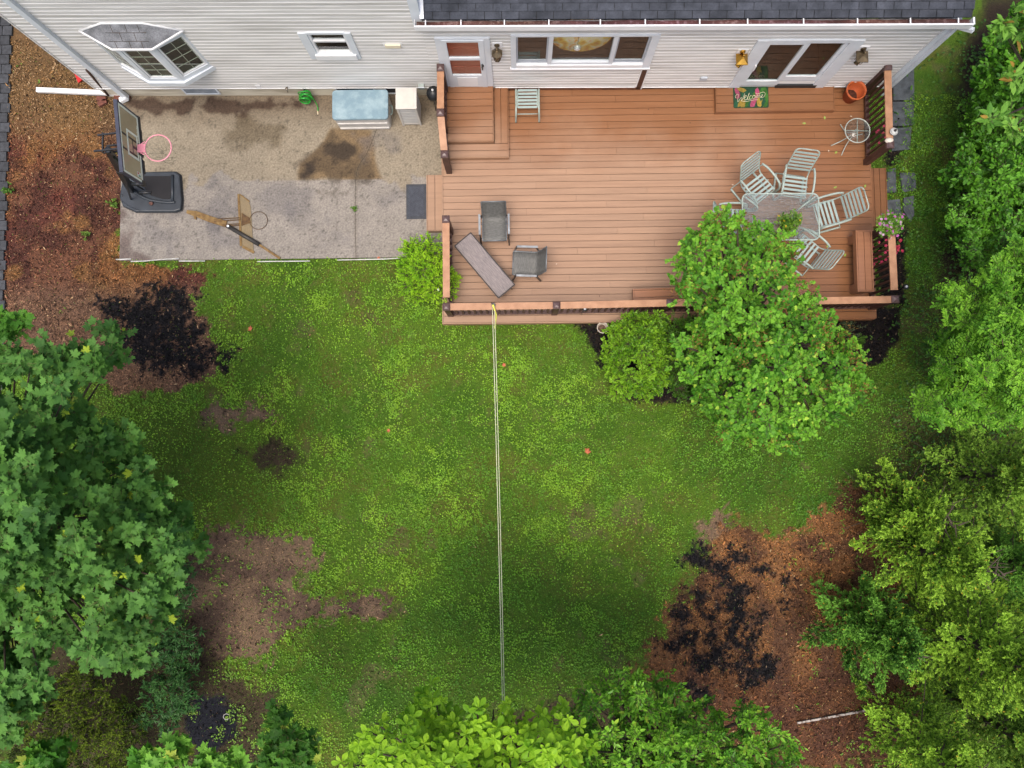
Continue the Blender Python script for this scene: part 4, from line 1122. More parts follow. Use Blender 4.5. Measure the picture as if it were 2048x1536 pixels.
spots = [((1515, 373), (.62, .80), 'pale green slatted chair at the upper left corner of the glass table'),
         ((1590, 368), (-.14, 1), 'pale green slatted patio chair tucked under the upper edge of the glass table'),
         ((1658, 425), (-.97, .26), 'pale green slatted patio chair at the right end of the glass table facing left'),
         ((1612, 502), (-.78, -.63), 'pale green slatted patio chair below the glass table at the lower right, by the bench'),
         ((1462, 442), (1, .02), 'pale green slatted patio chair left of the glass table, half under the tree leaves')]
for i, ((px, py), dd, lab) in enumerate(spots):
    o = chair if i == 0 else copy_tree(chair)
    x, y = P(px, py, ZD + .41)
    place(o, (x, y, ZD), facing(0, *dd), lab)
# footstool of the same set by the house wall
fx, fy_ = P(1055, 203, ZD + .35)
t = thing('footstool', 'pale green slatted footstool pushed against the house wall', 'footstool', (fx, fy_, ZD))
for s in (-1, 1):
    mb = MB(); mb.tube(spline([(s * .24, .26, .02), (s * .245, .27, .28), (s * .24, .22, .36), (s * .24, -.12, .35), (s * .245, -.24, .26), (s * .25, -.30, .02)], 5), .019, 8); mb.build('leg', m_tube, t, local=True)
    mb = MB(); mb.tube([(s * .205, .25, .35), (s * .205, -.13, .345)], .014, 6); mb.build('frame', m_tube, t, local=True)
for k in range(6):
    mb = MB(); mb.box((0, .235 - k * .072, .36), (.40, .045, .010)); mb.build('slat', m_slat, t, local=True)
mb = MB(); mb.tube([(-.24, -.22, .24), (.24, -.22, .24)], .011, 6); mb.tube([(-.24, .26, .12), (.24, .26, .12)], .011, 6); mb.build('stretcher', m_tube, t, local=True)

# rectangular glass table
tz_ = ZD + .72
tc_ = [P(1486, 388, tz_), P(1634, 385, tz_), P(1638, 478, tz_), P(1490, 482, tz_)]
tx, ty = sum(p[0] for p in tc_) / 4, sum(p[1] for p in tc_) / 4
TW, TH = 1.54, .95
t = thing('glass_table', 'rectangular patio table with a pebbled glass top and pale green frame', 'table', (tx, ty, ZD), rz=math.radians(-.5))
gtop = glass('pebbled_glass', (.90, .93, .92), .16, milky=.06, bump=.8, base=.05)
rr_ = rrect(TW - .03, TH - .03, .11)
mb = MB(); mb.prism(rr_, .712, .720); mb.build('tabletop', gtop, t, local=True)
mb = MB(); mb.tube([(p[0], p[1], .708) for p in rrect(TW, TH, .12)], .016, 8, True); mb.build('rim', m_tube, t, local=True)
for sx in (-1, 1):
    for sy in (-1, 1):
        mb = MB(); mb.tube(spline([(sx * (TW / 2 - .05), sy * (TH / 2 - .05), .69), (sx * (TW / 2 - .30), sy * (TH / 2 - .24), .67), (sx * (TW / 2 - .34), sy * (TH / 2 - .27), .45), (sx * (TW / 2 - .22), sy * (TH / 2 - .16), .02)], 5), .018, 8)
        mb.build('leg', m_tube, t, local=True)
mb = MB(); mb.tube([(-.42, 0, .25), (.42, 0, .25)], .012); mb.tube([(-.42, -.2, .25), (-.42, .2, .25)], .012); mb.tube([(.42, -.2, .25), (.42, .2, .25)], .012); mb.build('stretcher', m_dkg, t, local=True)

# round side table with curved legs
cx_, cy_ = P(1715, 261, ZD + .5)
t = thing('round_side_table', 'small round glass side table with curved white legs by the right railing', 'side table', (cx_, cy_, ZD))
mb = MB(); mb.lathe([(0, .498), (.245, .498), (.245, .503), (0, .503)], (0, 0, 0), 36); mb.build('tabletop', glass('clear_table_glass', (.90, .93, .92), .12, milky=.015, base=.0), t, local=True)
mb = MB(); mb.tube([(.255 * math.cos(a), .255 * math.sin(a), .50) for a in np.linspace(0, 2 * math.pi, 40, endpoint=False)], .011, 8, True)
mb.tube([(-.25, .01, .49), (.25, -.01, .49)], .009, 6); mb.tube([(-.01, -.25, .49), (.01, .25, .49)], .009, 6); mb.build('rim', mat('off_white_tube', (.42, .46, .42), (.35, .385, .35), rough=.35), t, local=True)
for a in (200, 250, 20, 110):
    a = math.radians(a); c, s = math.cos(a), math.sin(a)
    mb = MB(); mb.tube(spline([(.04 * c, .04 * s, .48), (.05 * c, .05 * s, .28), (.15 * c, .15 * s, .10), (.30 * c, .30 * s, .03), (.36 * c, .36 * s, .015)], 5), .010, 6); mb.build('leg', MATS['off_white_tube'], t, local=True)

# two sling armchairs and the coffee table
m_sling = mat('sling_fabric', (.150, .150, .140), (.095, .095, .088), rough=.6, scale=16, stretch=(1, 4, 1), spec=.4, detail=6, fine=.22)
m_alu = mat('bronze_grey_frame', (.20, .215, .225), (.12, .125, .13), rough=.35, scale=6, metal=.3)
m_dkf = mat('dark_bronze_frame', (.035, .027, .024), rough=.4)
def make_sling():
    t = thing('sling_armchair', 'grey sling fabric armchair', 'chair', (0, 0, 0), 'grey sling armchairs on the deck')
    w = .235
    prof = [(.27, .385), (.22, .40), (.10, .385), (-.05, .365), (-.17, .355), (-.23, .385), (-.275, .47), (-.33, .62), (-.38, .78), (-.405, .87)]
    mb = MB(); pf_ = spline([(0, a, b) for a, b in prof], 3)
    vs = []; 
    for p in pf_:
        for x in (-w, -w * .4, w * .4, w): vs.append((x, p.y, p.z - (.012 if abs(x) < w else 0)))
    fs = []
    for i in range(len(pf_) - 1):
        for k in range(3): fs.append((i * 4 + k, i * 4 + k + 1, i * 4 + k + 5, i * 4 + k + 4))
    mb.add(vs, fs, sm=True); o = mb.build('sling', m_sling, t, local=True)
    md = o.modifiers.new('thick', 'SOLIDIFY'); md.thickness = .006
    for s in (-1, 1):
        mb = MB(); mb.tube([(s * (w + .012), p.y, p.z) for p in pf_], .013, 8); mb.build('side_rail', m_alu, t, local=True)
        mb = MB(); mb.box((s * .30, -.02, .60), (.042, .42, .022), tint=(1.5, 1.5, 1.5)); mb.build('armrest', m_alu, t, local=True)
        mb = MB(); mb.bar((s * .295, .20, .59), (s * .295, .27, .0), .028, .028); mb.bar((s * .295, -.20, .59), (s * .285, -.33, .0), .028, .028); mb.bar((s * .295, .22, .40), (s * .25, .22, .39), .02, .02); mb.bar((s * .295, -.24, .45), (s * .25, -.25, .43), .02, .02)
        mb.build('leg', m_dkf, t, local=True)
    mb = MB(); mb.tube([(-w, .27, .385), (w, .27, .385)], .013); mb.tube([(-w, -.405, .875), (w, -.405, .875)], .013); mb.tube([(-.28, -.1, .33), (.28, -.1, .33)], .012); mb.build('crossbar', m_alu, t, local=True)
    return t
sl = make_sling()
x, y = P(989, 456, ZD + .38); place(sl, (x, y, ZD), facing(0, 0.02, 1), 'grey sling fabric armchair standing above the coffee table, facing the lawn')
o = copy_tree(sl); x, y = P(1052, 527, ZD + .38); place(o, (x, y, ZD), facing(0, -1, -.03), 'grey sling fabric armchair right of the coffee table, turned towards it')
ct = [P(941, 465, ZD + .42), P(909, 492, ZD + .42), P(997, 596, ZD + .42), P(1030, 569, ZD + .42)]
ccx, ccy = sum(p[0] for p in ct) / 4, sum(p[1] for p in ct) / 4
ang = math.atan2(ct[2][1] - ct[1][1], ct[2][0] - ct[1][0])
Lc = math.hypot(ct[2][0] - ct[1][0], ct[2][1] - ct[1][1]); Wc = math.hypot(ct[0][0] - ct[1][0], ct[0][1] - ct[1][1])
t = thing('coffee_table', 'long narrow coffee table with a woven grey top, set diagonally on the deck', 'table', (ccx, ccy, ZD), rz=ang)
mb = MB(); mb.prism(rrect(Lc - .03, Wc - .03, .01), .40, .422); mb.build('tabletop', mat('woven_grey_top', (.255, .215, .205), (.150, .130, .130), rough=.55, scale=14, stretch=(.5, 5, 1), detail=6, fine=.35, spec=.4), t, local=True)
mb = MB(); rw = [(-Lc / 2, -Wc / 2), (Lc / 2, -Wc / 2), (Lc / 2, Wc / 2), (-Lc / 2, Wc / 2)]
for a, b in zip(rw, rw[1:] + rw[:1]): mb.bar((*a, .405), (*b, .405), .022, .03)
mb.build('rim', m_dkf, t, local=True)
for sx in (-1, 1):
    for sy in (-1, 1):
        mb = MB(); mb.box((sx * (Lc / 2 - .10), sy * (Wc / 2 - .05), .195), (.035, .035, .39)); mb.build('leg', m_dkf, t, local=True)
mb = MB(); 
for sy in (-1, 1): mb.bar((-Lc / 2 + .1, sy * (Wc / 2 - .05), .33), (Lc / 2 - .1, sy * (Wc / 2 - .05), .33), .02, .10)
mb.build('apron', m_dkf, t, local=True)

# ------------------------------------------------------------------ welcome mat
mx, my = P(1501.5, 195, zp)
MW, MH = .745, .455
t = thing('welcome_mat', 'leafy green and pink door mat reading Welcome on the platform', 'doormat', (mx, my, zp + .002))
mmat = MB(); mmat.prism(rrect(MW, MH, .03), 0, .010, (.016, .055, .026))
R2 = random.Random(4)
mats_l = [((.42, .075, .16), 'pink_leaf_print'), ((.40, .27, .045), 'ochre_leaf_print'), ((.02, .11, .055), 'teal_leaf_print'), ((.05, .17, .025), 'green_leaf_print')]
lay = [(-.30, .15, 100, .24, 0), (-.27, .03, 80, .22, 0), (-.18, .16, -20, .26, 1), (-.10, .10, 35, .2, 2), (0, .11, 50, .30, 2), (.07, .05, 45, .28, 3), (.13, .13, 80, .22, 0), (.15, .07, 70, .16, 0),
       (.25, .14, 60, .28, 3), (.31, .10, 90, .24, 3), (-.31, -.13, 60, .28, 2), (-.22, -.12, 55, .24, 1), (-.16, -.15, 60, .26, 1), (-.08, -.13, 70, .24, 3), (-.02, -.13, 65, .20, 2), (.04, -.13, 70, .30, 0),
       (.10, -.05, 60, .18, 0), (.17, -.13, 100, .28, 1), (.22, -.10, 110, .26, 1), (.28, -.10, 70, .30, 2), (.31, -.16, 60, .2, 3), (-.05, -.02, 45, .26, 2), (.22, .0, 80, .2, 2), (-.15, .02, 110, .2, 2), (.33, 0, 90, .25, 3), (.0, .0, 20, .2, 3)]
acc = {}
for i, (x, y, a, s, c) in enumerate(lay):
    a = math.radians(a); pts = []
    for u, v in ((-.5, 0), (-.2, .16), (.15, .17), (.5, 0), (.15, -.17), (-.2, -.16)):
        X = x + (u * math.cos(a) - v * math.sin(a)) * s; Y = y + (u * math.sin(a) + v * math.cos(a)) * s
        pts.append((max(-MW / 2 + .01, min(MW / 2 - .01, X)), max(-MH / 2 + .01, min(MH / 2 - .01, Y))))
    g = R2.uniform(.8, 1.3)
    mmat.prism(pts, .0102, .0108 + .0003 * i, tuple(v * g * .72 for v in mats_l[c][0]))
mmat.build('mat', mat('printed_mat', (1, 1, 1), (.62, .66, .60), rough=.9, scale=22, fine=.2), t, local=True)
# the word, drawn as one pen line per letter
wl_ = []
def st(*pts): wl_.append(spline([(p[0], p[1], .021) for p in pts], 5))
st((-.32, -.02), (-.335, .02), (-.30, .06), (-.27, .05), (-.285, -.10), (-.20, .0), (-.205, -.09), (-.13, .085))          # W
st((-.165, -.03), (-.115, .0), (-.10, .03), (-.125, .035), (-.145, -.01), (-.135, -.06), (-.09, -.05))                  # e
st((-.09, -.05), (-.045, .07), (-.035, .085), (-.045, .06), (-.07, -.02), (-.06, -.06), (-.03, -.045))                  # l
st((.01, .025), (-.01, .03), (-.035, -.01), (-.02, -.05), (.02, -.035))                                                  # c
st((.06, .035), (.035, .02), (.03, -.02), (.06, -.035), (.085, .0), (.07, .035), (.06, .035), (.085, .02))               # o
st((.10, .035), (.105, -.03), (.13, .035), (.145, .035), (.14, -.025), (.17, .04), (.185, .035), (.185, -.01), (.20, -.015))  # m
st((.20, -.015), (.245, .03), (.235, .05), (.215, .03), (.215, -.005), (.245, -.015), (.285, .02), (.30, .07), (.26, .105), (.20, .085), (.13, .065), (.10, .085))  # e and its flourish
st((-.19, -.09), (-.10, -.095), (.0, -.075), (.11, -.06), (.14, -.065))                                                 # underline
mb = MB()
for l in wl_: mb.tube(l, .0048, 5)
mb.build('lettering', mat('cream_lettering', (.62, .56, .38), rough=.8), t, local=True)
# terracotta pot
x, y = P(1713, 180, ZD + .33)
t = thing('terracotta_pot', 'empty orange terracotta pot by the house corner', 'pot', (x, y, ZD))
mb = MB(); mb.lathe([(0, 0), (.145, 0), (.185, .28), (.205, .285), (.21, .34), (.188, .345), (.180, .28), (.135, .05), (0, .045)], (0, 0, 0), 36)
mb.build('body', mat('terracotta', (.50, .115, .030), (.38, .085, .028), rough=.6, scale=4, detail=5, fine=.12), t, local=True)
mb = MB(); mb.lathe([(0, .05), (.137, .055), (.13, .07), (0, .085)], (0, 0, 0), 20); mb.build('soil', mat('pot_soil', (.10, .035, .02), (.03, .015, .01), rough=.95, scale=30), t, local=True)

# ------------------------------------------------------------------ deck box, cabinet, hose, rubber mat
bz = .58
a, b, c_, d_ = P(664, 180, bz), P(776, 178, bz), P(776, 239, bz), P(665, 239, bz)
dx_, dy_ = (a[0] + b[0]) / 2, (a[1] + d_[1]) / 2; dw, dd_ = b[0] - a[0], a[1] - d_[1]
t = thing('deck_box', 'beige storage box with a faded blue lid against the foundation', 'storage box', (dx_, dy_, pz))
m_bei = mat('beige_resin', (.58, .56, .52), (.50, .48, .45), rough=.5, scale=4)
m_lid = mat('faded_blue_lid', (.19, .29, .345), (.30, .41, .455), rough=.45, scale=4.5, detail=5, spec=.45, lo=.42, hi=.68, fine=.06)
hb = bz - pz - .05
mb = MB(); mb.prism(rrect(dw - .11, dd_ - .11, .05), 0, .03); mb.prism(rrect(dw - .04, dd_ - .04, .06), .03, hb - .02, inset=-.0); mb.build('body', m_bei, t, local=True)
mb = MB(); mb.span(-dw / 2 + .06, dw / 2 - .06, -dd_ / 2 + .0, -dd_ / 2 + .022, .02, .07); mb.span(-dw / 2 + .06, dw / 2 - .06, -dd_ / 2 + .0, -dd_ / 2 + .022, hb * .52, hb * .62); mb.build('front_rib', mat('beige_rib', (.66, .64, .60), rough=.5), t, local=True)
mb = MB(); mb.prism(rrect(dw, dd_, .07), hb - .02, hb + .05); lid = mb.build('lid', m_lid, t, local=True, bevel=.018)
mb = MB(); mb.prism(rrect(dw - .16, dd_ - .02, .03), hb + .051, hb + .058); mb.build('lid_panel', m_lid, lid, local=True)
mb = MB(); mb.tube(spline([(dw / 2 - .01, -.12, hb * .6), (dw / 2 + .04, -.10, hb * .6), (dw / 2 + .04, .06, hb * .6), (dw / 2 - .01, .08, hb * .6)], 3), .014); mb.build('handle', mat('grey_green_handle', (.20, .26, .24), rough=.5), t, local=True)
cz = .90
a, b, d_ = P(791, 176, cz), P(833, 176, cz), P(791, 218, cz)
kx, ky = (a[0] + b[0]) / 2, (a[1] + d_[1]) / 2; kw_, kd = b[0] - a[0], a[1] - d_[1]
t = thing('storage_cabinet', 'small beige plastic cabinet with louvred front, beside the blue deck box', 'cabinet', (kx, ky, pz))
hc = cz - pz
mb = MB(); mb.span(-kw_ / 2 + .02, kw_ / 2 - .02, -kd / 2 + .03, kd / 2 - .0, .03, hc - .03)
for sx in (-1, 1): mb.span(sx * (kw_ / 2 - .03) - .02, sx * (kw_ / 2 - .03) + .02, -kd / 2 + .012, -kd / 2 + .05, 0, hc - .03)
mb.span(-kw_ / 2 + .05, kw_ / 2 - .05, -kd / 2 + .015, -kd / 2 + .04, .05, .10); mb.build('body', m_bei, t, local=True)
mb = MB()
for k in range(9): mb.span(-kw_ / 2 + .055, kw_ / 2 - .055, -kd / 2 + .018, -kd / 2 + .03, .12 + k * .078, .175 + k * .078, (.85, .88, .92))
for k in range(9): mb.span(kw_ / 2 - .02, kw_ / 2 - .012, -kd / 2 + .07, kd / 2 - .05, .12 + k * .078, .18 + k * .078, (.92, .92, .94))
mb.build('louvre', m_bei, t, local=True)
mb = MB(); mb.span(-kw_ / 2, kw_ / 2, -kd / 2, kd / 2, hc - .03, hc, (1.1, 1.08, 1.06)); l_ = mb.build('lid', m_bei, t, local=True, bevel=.008)
mb = MB(); mb.span(-kw_ / 2 + .05, kw_ / 2 - .06, -kd / 2 + .06, kd / 2 - .05, hc + .001, hc + .006, (1.12, 1.1, 1.06)); mb.build('lid_panel', m_bei, l_, local=True, bevel=.003)
m_hose = mat('green_hose', (.025, .36, .035), (.018, .25, .025), rough=.35, scale=10, spec=.5)
w0 = hw(-4.58, -.03, .30)
t = thing('garden_hose', 'bright green garden hose coiled on the foundation', 'hose', (w0.x, w0.y, pz))
mb = MB(); R3 = random.Random(2)
for k in range(9):
    ox, oz, rr = R3.uniform(-.025, .025), R3.uniform(-.03, .03), R3.uniform(.09, .145); yy = -.03 - k * .021
    mb.tube([(ox + rr * math.cos(a), yy + .012 * math.sin(2 * a + k), .26 + oz + rr * 1.05 * math.sin(a) - .02) for a in np.linspace(0, 2 * math.pi, 22, endpoint=False)], .0115, 7, True)
mb.tube(spline([(.08, -.12, .42), (.16, -.15, .33), (.19, -.18, .14), (.205, -.24, .03), (.205, -.32, .013)], 6), .0115, 7)
mb.build('coil', m_hose, t, local=True)
mb = MB(); mb.tube([(.205, -.32, .015), (.205, -.40, .015)], [.016, .012], 8); mb.build('nozzle', mat('nozzle_cream', (.75, .62, .42), rough=.5), t, local=True)
mb = MB(); mb.span(-.02, .02, -.20, .03, .30, .33); mb.build('hanger', m_black, t, local=True)
a, b = P(812.5, 369, pz), P(853, 438, pz)
t = thing('rubber_mat', 'black rubber door mat on the concrete beside the deck step', 'doormat', ((a[0] + b[0]) / 2, (a[1] + b[1]) / 2, pz))
w_, h_ = b[0] - a[0], a[1] - b[1]
m_rub = mat('black_rubber', (.028, .032, .042), (.042, .048, .060), rough=.55, scale=12)
mb = MB(); mb.prism(rrect(w_, h_, .01), 0, .010); mb.build('mat', m_rub, t, local=True)
mb = MB()
frame_w = .055
for k in range(-16, 26):
    for sgn in (1, -1):
        xa = -w_ / 2 + frame_w; xb_ = w_ / 2 - frame_w
        y_a = -h_ / 2 + k * .04 * 1.0; y_b = y_a + sgn * (xb_ - xa) * 1.3
        p, q = Vector((xa, y_a, .0125)), Vector((xb_, y_b, .0125)); lo_, hi_ = -h_ / 2 + frame_w, h_ / 2 - frame_w
        if p.y == q.y: continue
        t0 = max(0, min((lo_ - p.y) / (q.y - p.y), (hi_ - p.y) / (q.y - p.y))); t1 = min(1, max((lo_ - p.y) / (q.y - p.y), (hi_ - p.y) / (q.y - p.y)))
        if t1 - t0 > .05: mb.bar(p.lerp(q, t0), p.lerp(q, t1), .009, .005, tint=(1.9, 1.9, 2.0))
mb.build('tread', m_rub, t, local=True)
x, y = P(868, 195, .4)
t = thing('charcoal_grill', 'small black grill half hidden behind the landing railing', 'grill', (x, y, pz))
mb = MB(); mb.lathe([(0, .30), (.10, .32), (.15, .40), (.155, .45), (.13, .53), (.05, .58), (0, .59)], (0, .05, 0), 18); mb.build('kettle', m_black, t, local=True)
for a in (30, 150, 270):
    mb = MB(); mb.tube([(.11 * math.cos(math.radians(a)), .05 + .11 * math.sin(math.radians(a)), .34), (.17 * math.cos(math.radians(a)), .05 + .17 * math.sin(math.radians(a)), 0)], .010, 6); mb.build('leg', m_black, t, local=True)
mb = MB(); mb.lathe([(0, .59), (.02, .59), (.025, .62), (0, .63)], (0, .05, 0), 10); mb.build('knob', m_white, t, local=True)

# ------------------------------------------------------------------ basketball hoop
m_blk = mat('hoop_black', (.012, .013, .016), (.020, .021, .025), rough=.45, scale=10, spec=.5)
m_base = mat('hoop_base', (.030, .039, .050), (.020, .026, .034), rough=.42, scale=5, spec=.5, detail=5)
hx, hy = P(300, 388, .1)
hoop = thing('basketball_hoop', 'portable basketball hoop with a pink rim and black weighted base', 'basketball hoop', (hx, hy, 0))
bpx = [(247, 352), (262, 345), (350, 343), (360, 350), (364, 400), (362, 420), (350, 424), (272, 424), (246, 412), (240, 395)]
bp = [P(a, b, .10) for a, b in bpx]
mb = MB(); mb.prism(bp, .035, .13, inset=.0); base = mb.build('base', m_base, hoop, bevel=.03)
mb = MB(); mb.prism(bp, .03, .06, inset=-.035); mb.build('base_rim', m_blk, base, bevel=.01)
mb = MB(); mb.prism([P(a, b, .14) for a, b in [(285, 352), (348, 352), (340, 398), (325, 398), (300, 390), (290, 378)]], .125, .142); mb.build('recess', mat('recess_black', (.012, .011, .013), rough=.7), base, bevel=.005)
mb = MB(); mb.tube(spline([PV(258, 372, .15), PV(275, 388, .17), PV(300, 400, .15), PV(335, 405, .14), PV(350, 404, .135)], 5), .030, 8); mb.tube([PV(345, 350, .14), PV(345, 402, .14)], .03, 8); mb.tube(spline([PV(243, 402, .132), PV(262, 414, .132), PV(285, 423, .132)], 4), .008, 6); mb.build('ridge', m_base, base)
mb = MB(); c = PV(303, 407, .13); mb.lathe([(0, 0), (.045, 0), (.045, .03), (.03, .035), (0, .02)], c, 16); mb.build('fill_cap', mat('rusty_cap', (.16, .06, .04), (.03, .02, .02), rough=.6, scale=20), base)
c = PV(243, 384, .13)
for yo in (-.0,):
    mb = MB(); mb.tube([(c.x + .03 * math.cos(a), c.y + .03 * math.sin(a) - .08, .132) for a in np.linspace(0, 6.283, 16, endpoint=False)], .005, 5, True); mb.build('moulded_ring', m_blk, base)
pb, ptop = PV(262, 380, .14), PV(217, 299, 2.95)
ptop = Vector((ptop.x, ptop.y, 3.30)); ptop.x, ptop.y = P(217, 300, 3.30)
mb = MB(); mb.bar(pb, pb.lerp(ptop, .55), .11, .11); mb.bar(pb.lerp(ptop, .50), ptop, .095, .095); pole = mb.build('pole', m_blk, hoop)
mb = MB(); mb.lathe([(0, 0), (.06, 0), (.055, .03), (0, .035)], ptop, 14); mb.build('pole_cap', mat('cap_grey', (.035, .04, .05), rough=.4), pole)
mb = MB(); mb.bar(PV(285, 378, .15), pb.lerp(ptop, .36), .035, .035); mb.bar(PV(262, 398, .15), pb.lerp(ptop, .36), .035, .035); mb.build('brace', m_blk, hoop)
# backboard: a vertical board facing the court
by0_, by1_ = 4.24, 5.50; bxc = -6.735; bz0, bz1 = 2.90, 3.60
yaw = math.radians(6.0)
def BB(y, z, off=0.0):    # on the board: y across, z up, off towards the court
    yy = y - (by0_ + by1_) / 2
    return Vector((bxc + off * math.cos(yaw) - yy * math.tan(yaw), y, z))
def bspan(mb, y0, y1, z0, z1, o0, o1, tint=(1, 1, 1)):
    vs = [BB(y0, z0, o0), BB(y1, z0, o0), BB(y1, z0, o1), BB(y0, z0, o1), BB(y0, z1, o0), BB(y1, z1, o0), BB(y1, z1, o1), BB(y0, z1, o1)]
    mb.add(vs, [(0, 3, 2, 1), (4, 5, 6, 7), (0, 1, 5, 4), (1, 2, 6, 5), (2, 3, 7, 6), (3, 0, 4, 7)], tint)
m_board = mat('smoked_board', (.42, .35, .22), (.35, .285, .17), rough=.15, scale=2, spec=.6)
mb = MB(); bspan(mb, by0_ + .03, by1_ - .03, bz0 + .03, bz1 - .03, .0, .012); bd = mb.build('backboard', m_board, hoop)
mb = MB(); bspan(mb, by0_, by1_, bz1 - .035, bz1, -.04, .02); bspan(mb, by0_, by1_, bz0 - .02, bz0 + .03, -.04, .02); bspan(mb, by0_, by0_ + .03, bz0 + .03, bz1 - .035, -.04, .02); bspan(mb, by1_ - .03, by1_, bz0 + .03, bz1 - .035, -.04, .02)
mb.build('board_frame', mat('slate_frame', (.050, .056, .085), (.035, .038, .055), rough=.4), bd)
m_wl = mat('white_marking', (.80, .84, .72), rough=.4)
mb = MB()
def ring(y0, y1, z0, z1, w):
    bspan(mb, y0, y1, z1 - w, z1, .013, .016); bspan(mb, y0, y1, z0, z0 + w, .013, .016); bspan(mb, y0, y0 + w, z0 + w, z1 - w, .013, .016); bspan(mb, y1 - w, y1, z0 + w, z1 - w, .013, .016)
ring(by0_ + .032, by1_ - .032, bz0 + .032, bz1 - .037, .038)
ym = (by0_ + by1_) / 2
ring(ym - .23, ym + .23, bz0 + .10, bz0 + .46, .042)
mb.build('marking', m_wl, bd)
mb = MB()
for y in (ym - .16, ym + .10): bspan(mb, y - .018, y + .018, bz0 + .05, bz1 - .08, .0125, .0135)
bspan(mb, ym - .15, ym + .09, bz0 + .27, bz0 + .29, .0125, .0135); bspan(mb, ym - .05, ym + .0, bz0 + .05, bz0 + .28, .0125, .0135)
mb.build('rear_strut', mat('strut_dark', (.035, .03, .028), rough=.4), bd)
mb = MB()
for k in range(9): bspan(mb, ym + .22 + k * .024, ym + .235 + k * .024, bz0 + .075, bz0 + .075 + (.02 if k % 3 else .03), .0125, .0145)
mb.build('maker_lettering', m_wl, bd)
mb = MB(); bspan(mb, by0_ + .10, by0_ + .19, bz0 + .09, bz0 + .21, .0125, .0145); stk = mb.build('sticker', mat('white_sticker', (.7, .7, .66), rough=.5), bd)
mb = MB(); bspan(mb, by0_ + .11, by0_ + .14, bz0 + .11, bz0 + .17, .015, .016); mb.build('green_print', mat('green_print', (.05, .22, .12), rough=.5), stk)
mb = MB(); bspan(mb, by0_ + .15, by0_ + .18, bz0 + .15, bz0 + .2, .015, .016); mb.build('red_print', mat('red_print', (.45, .08, .06), rough=.5), stk)
mb = MB()
for yo in (-.28, .28): bspan(mb, ym + yo - .12, ym + yo + .12, bz0 - .05, bz0 + .005, -.05, .03)
bspan(mb, by0_ - .01, by0_ + .08, bz0 - .03, bz0 + .08, -.04, .026); bspan(mb, by1_ - .28, by1_ + .01, bz0 - .04, bz0 + .03, -.05, .026); bspan(mb, ym - .1, ym + .1, bz0 - .06, bz0 + .11, -.05, .02)
mb.build('padding', m_blk, bd)
# lift arms
for yo in (-.13, -.05, .07, .15):
    mb = MB(); z = bz0 + (.48 if abs(yo) > .1 else .20); mb.bar(BB(ym + yo, z, -.03), Vector((bxc - .50 - (.06 if yo < 0 else 0), ym + yo - .04, z - .02)), .026, .03); mb.build('lift_arm', m_blk, hoop)
mb = MB(); mb.bar(Vector((bxc - .42, ym - .19, bz0 + .44)), Vector((bxc - .42, ym + .16, bz0 + .44)), .022, .03); mb.build('lift_frame', m_blk, hoop)
mb = MB(); mb.bar(Vector((bxc - .14, ym - .16, bz0 + .46)), Vector((bxc - .14, ym + .16, bz0 + .46)), .022, .03); mb.build('lift_frame', m_blk, hoop)
mb = MB(); mb.bar(Vector((bxc - .45, ym - .10, bz0 + .18)), Vector((ptop.x, ptop.y - .10, 2.45)), .05, .05); mb.build('lift_frame', m_blk, hoop)
mb = MB(); mb.tube([Vector((ptop.x - .1, ptop.y - .28, 2.35)), Vector((ptop.x + .12, ptop.y - .28, 2.38))], .035, 8); mb.tube([Vector((ptop.x - .1, ptop.y - .36, 2.1)), Vector((ptop.x + .12, ptop.y - .36, 2.1))], .03, 8)
mb.build('lift_frame', m_blk, hoop)
rz_ = 3.05
rcx, rcy = P(316, 296, rz_)
m_pink = mat('pink_rim', (.74, .30, .37), (.68, .25, .32), rough=.4, scale=4)
mb = MB(); mb.tube([(rcx + .236 * math.cos(a), rcy + .236 * math.sin(a), rz_) for a in np.linspace(0, 6.2832, 44, endpoint=False)], .011, 8, True)
rim = mb.build('rim', m_pink, hoop)
mb = MB(); ex = rcx - .232
mb.add([(bxc + .02, rcy - .07, rz_ - .0), (ex + .0, rcy - .08, rz_ + .005), (ex, rcy + .08, rz_ + .005), (bxc + .02, rcy + .07, rz_), (bxc + .02, rcy - .06, rz_ - .11), (ex, rcy - .03, rz_ - .02), (ex, rcy + .03, rz_ - .02), (bxc + .02, rcy + .06, rz_ - .11)],
       [(0, 1, 2, 3), (4, 7, 6, 5), (0, 4, 5, 1), (2, 6, 7, 3), (1, 5, 6, 2), (0, 3, 7, 4)])
mb.tube([(ex + .0, rcy - .12, rz_), (bxc + .02, rcy - .05, rz_ - .02)], .009, 6); mb.tube([(ex + .0, rcy + .12, rz_), (bxc + .02, rcy + .05, rz_ - .02)], .009, 6)
mb.build('rim_bracket', m_pink, rim)
mb = MB()
for k in range(12):
    for sg in (1, -1):
        pts = []
        for j, (rr, zz) in enumerate(((.222, -.01), (.19, -.12), (.155, -.24), (.135, -.36), (.13, -.43))):
            a = 2 * math.pi * k / 12 + sg * j * .262; pts.append((rcx + rr * math.cos(a), rcy + rr * math.sin(a), rz_ + zz))
        mb.tube(pts, .0028, 4)
mb.build('net', mat('net_cord', (.42, .37, .27), rough=.8), rim)

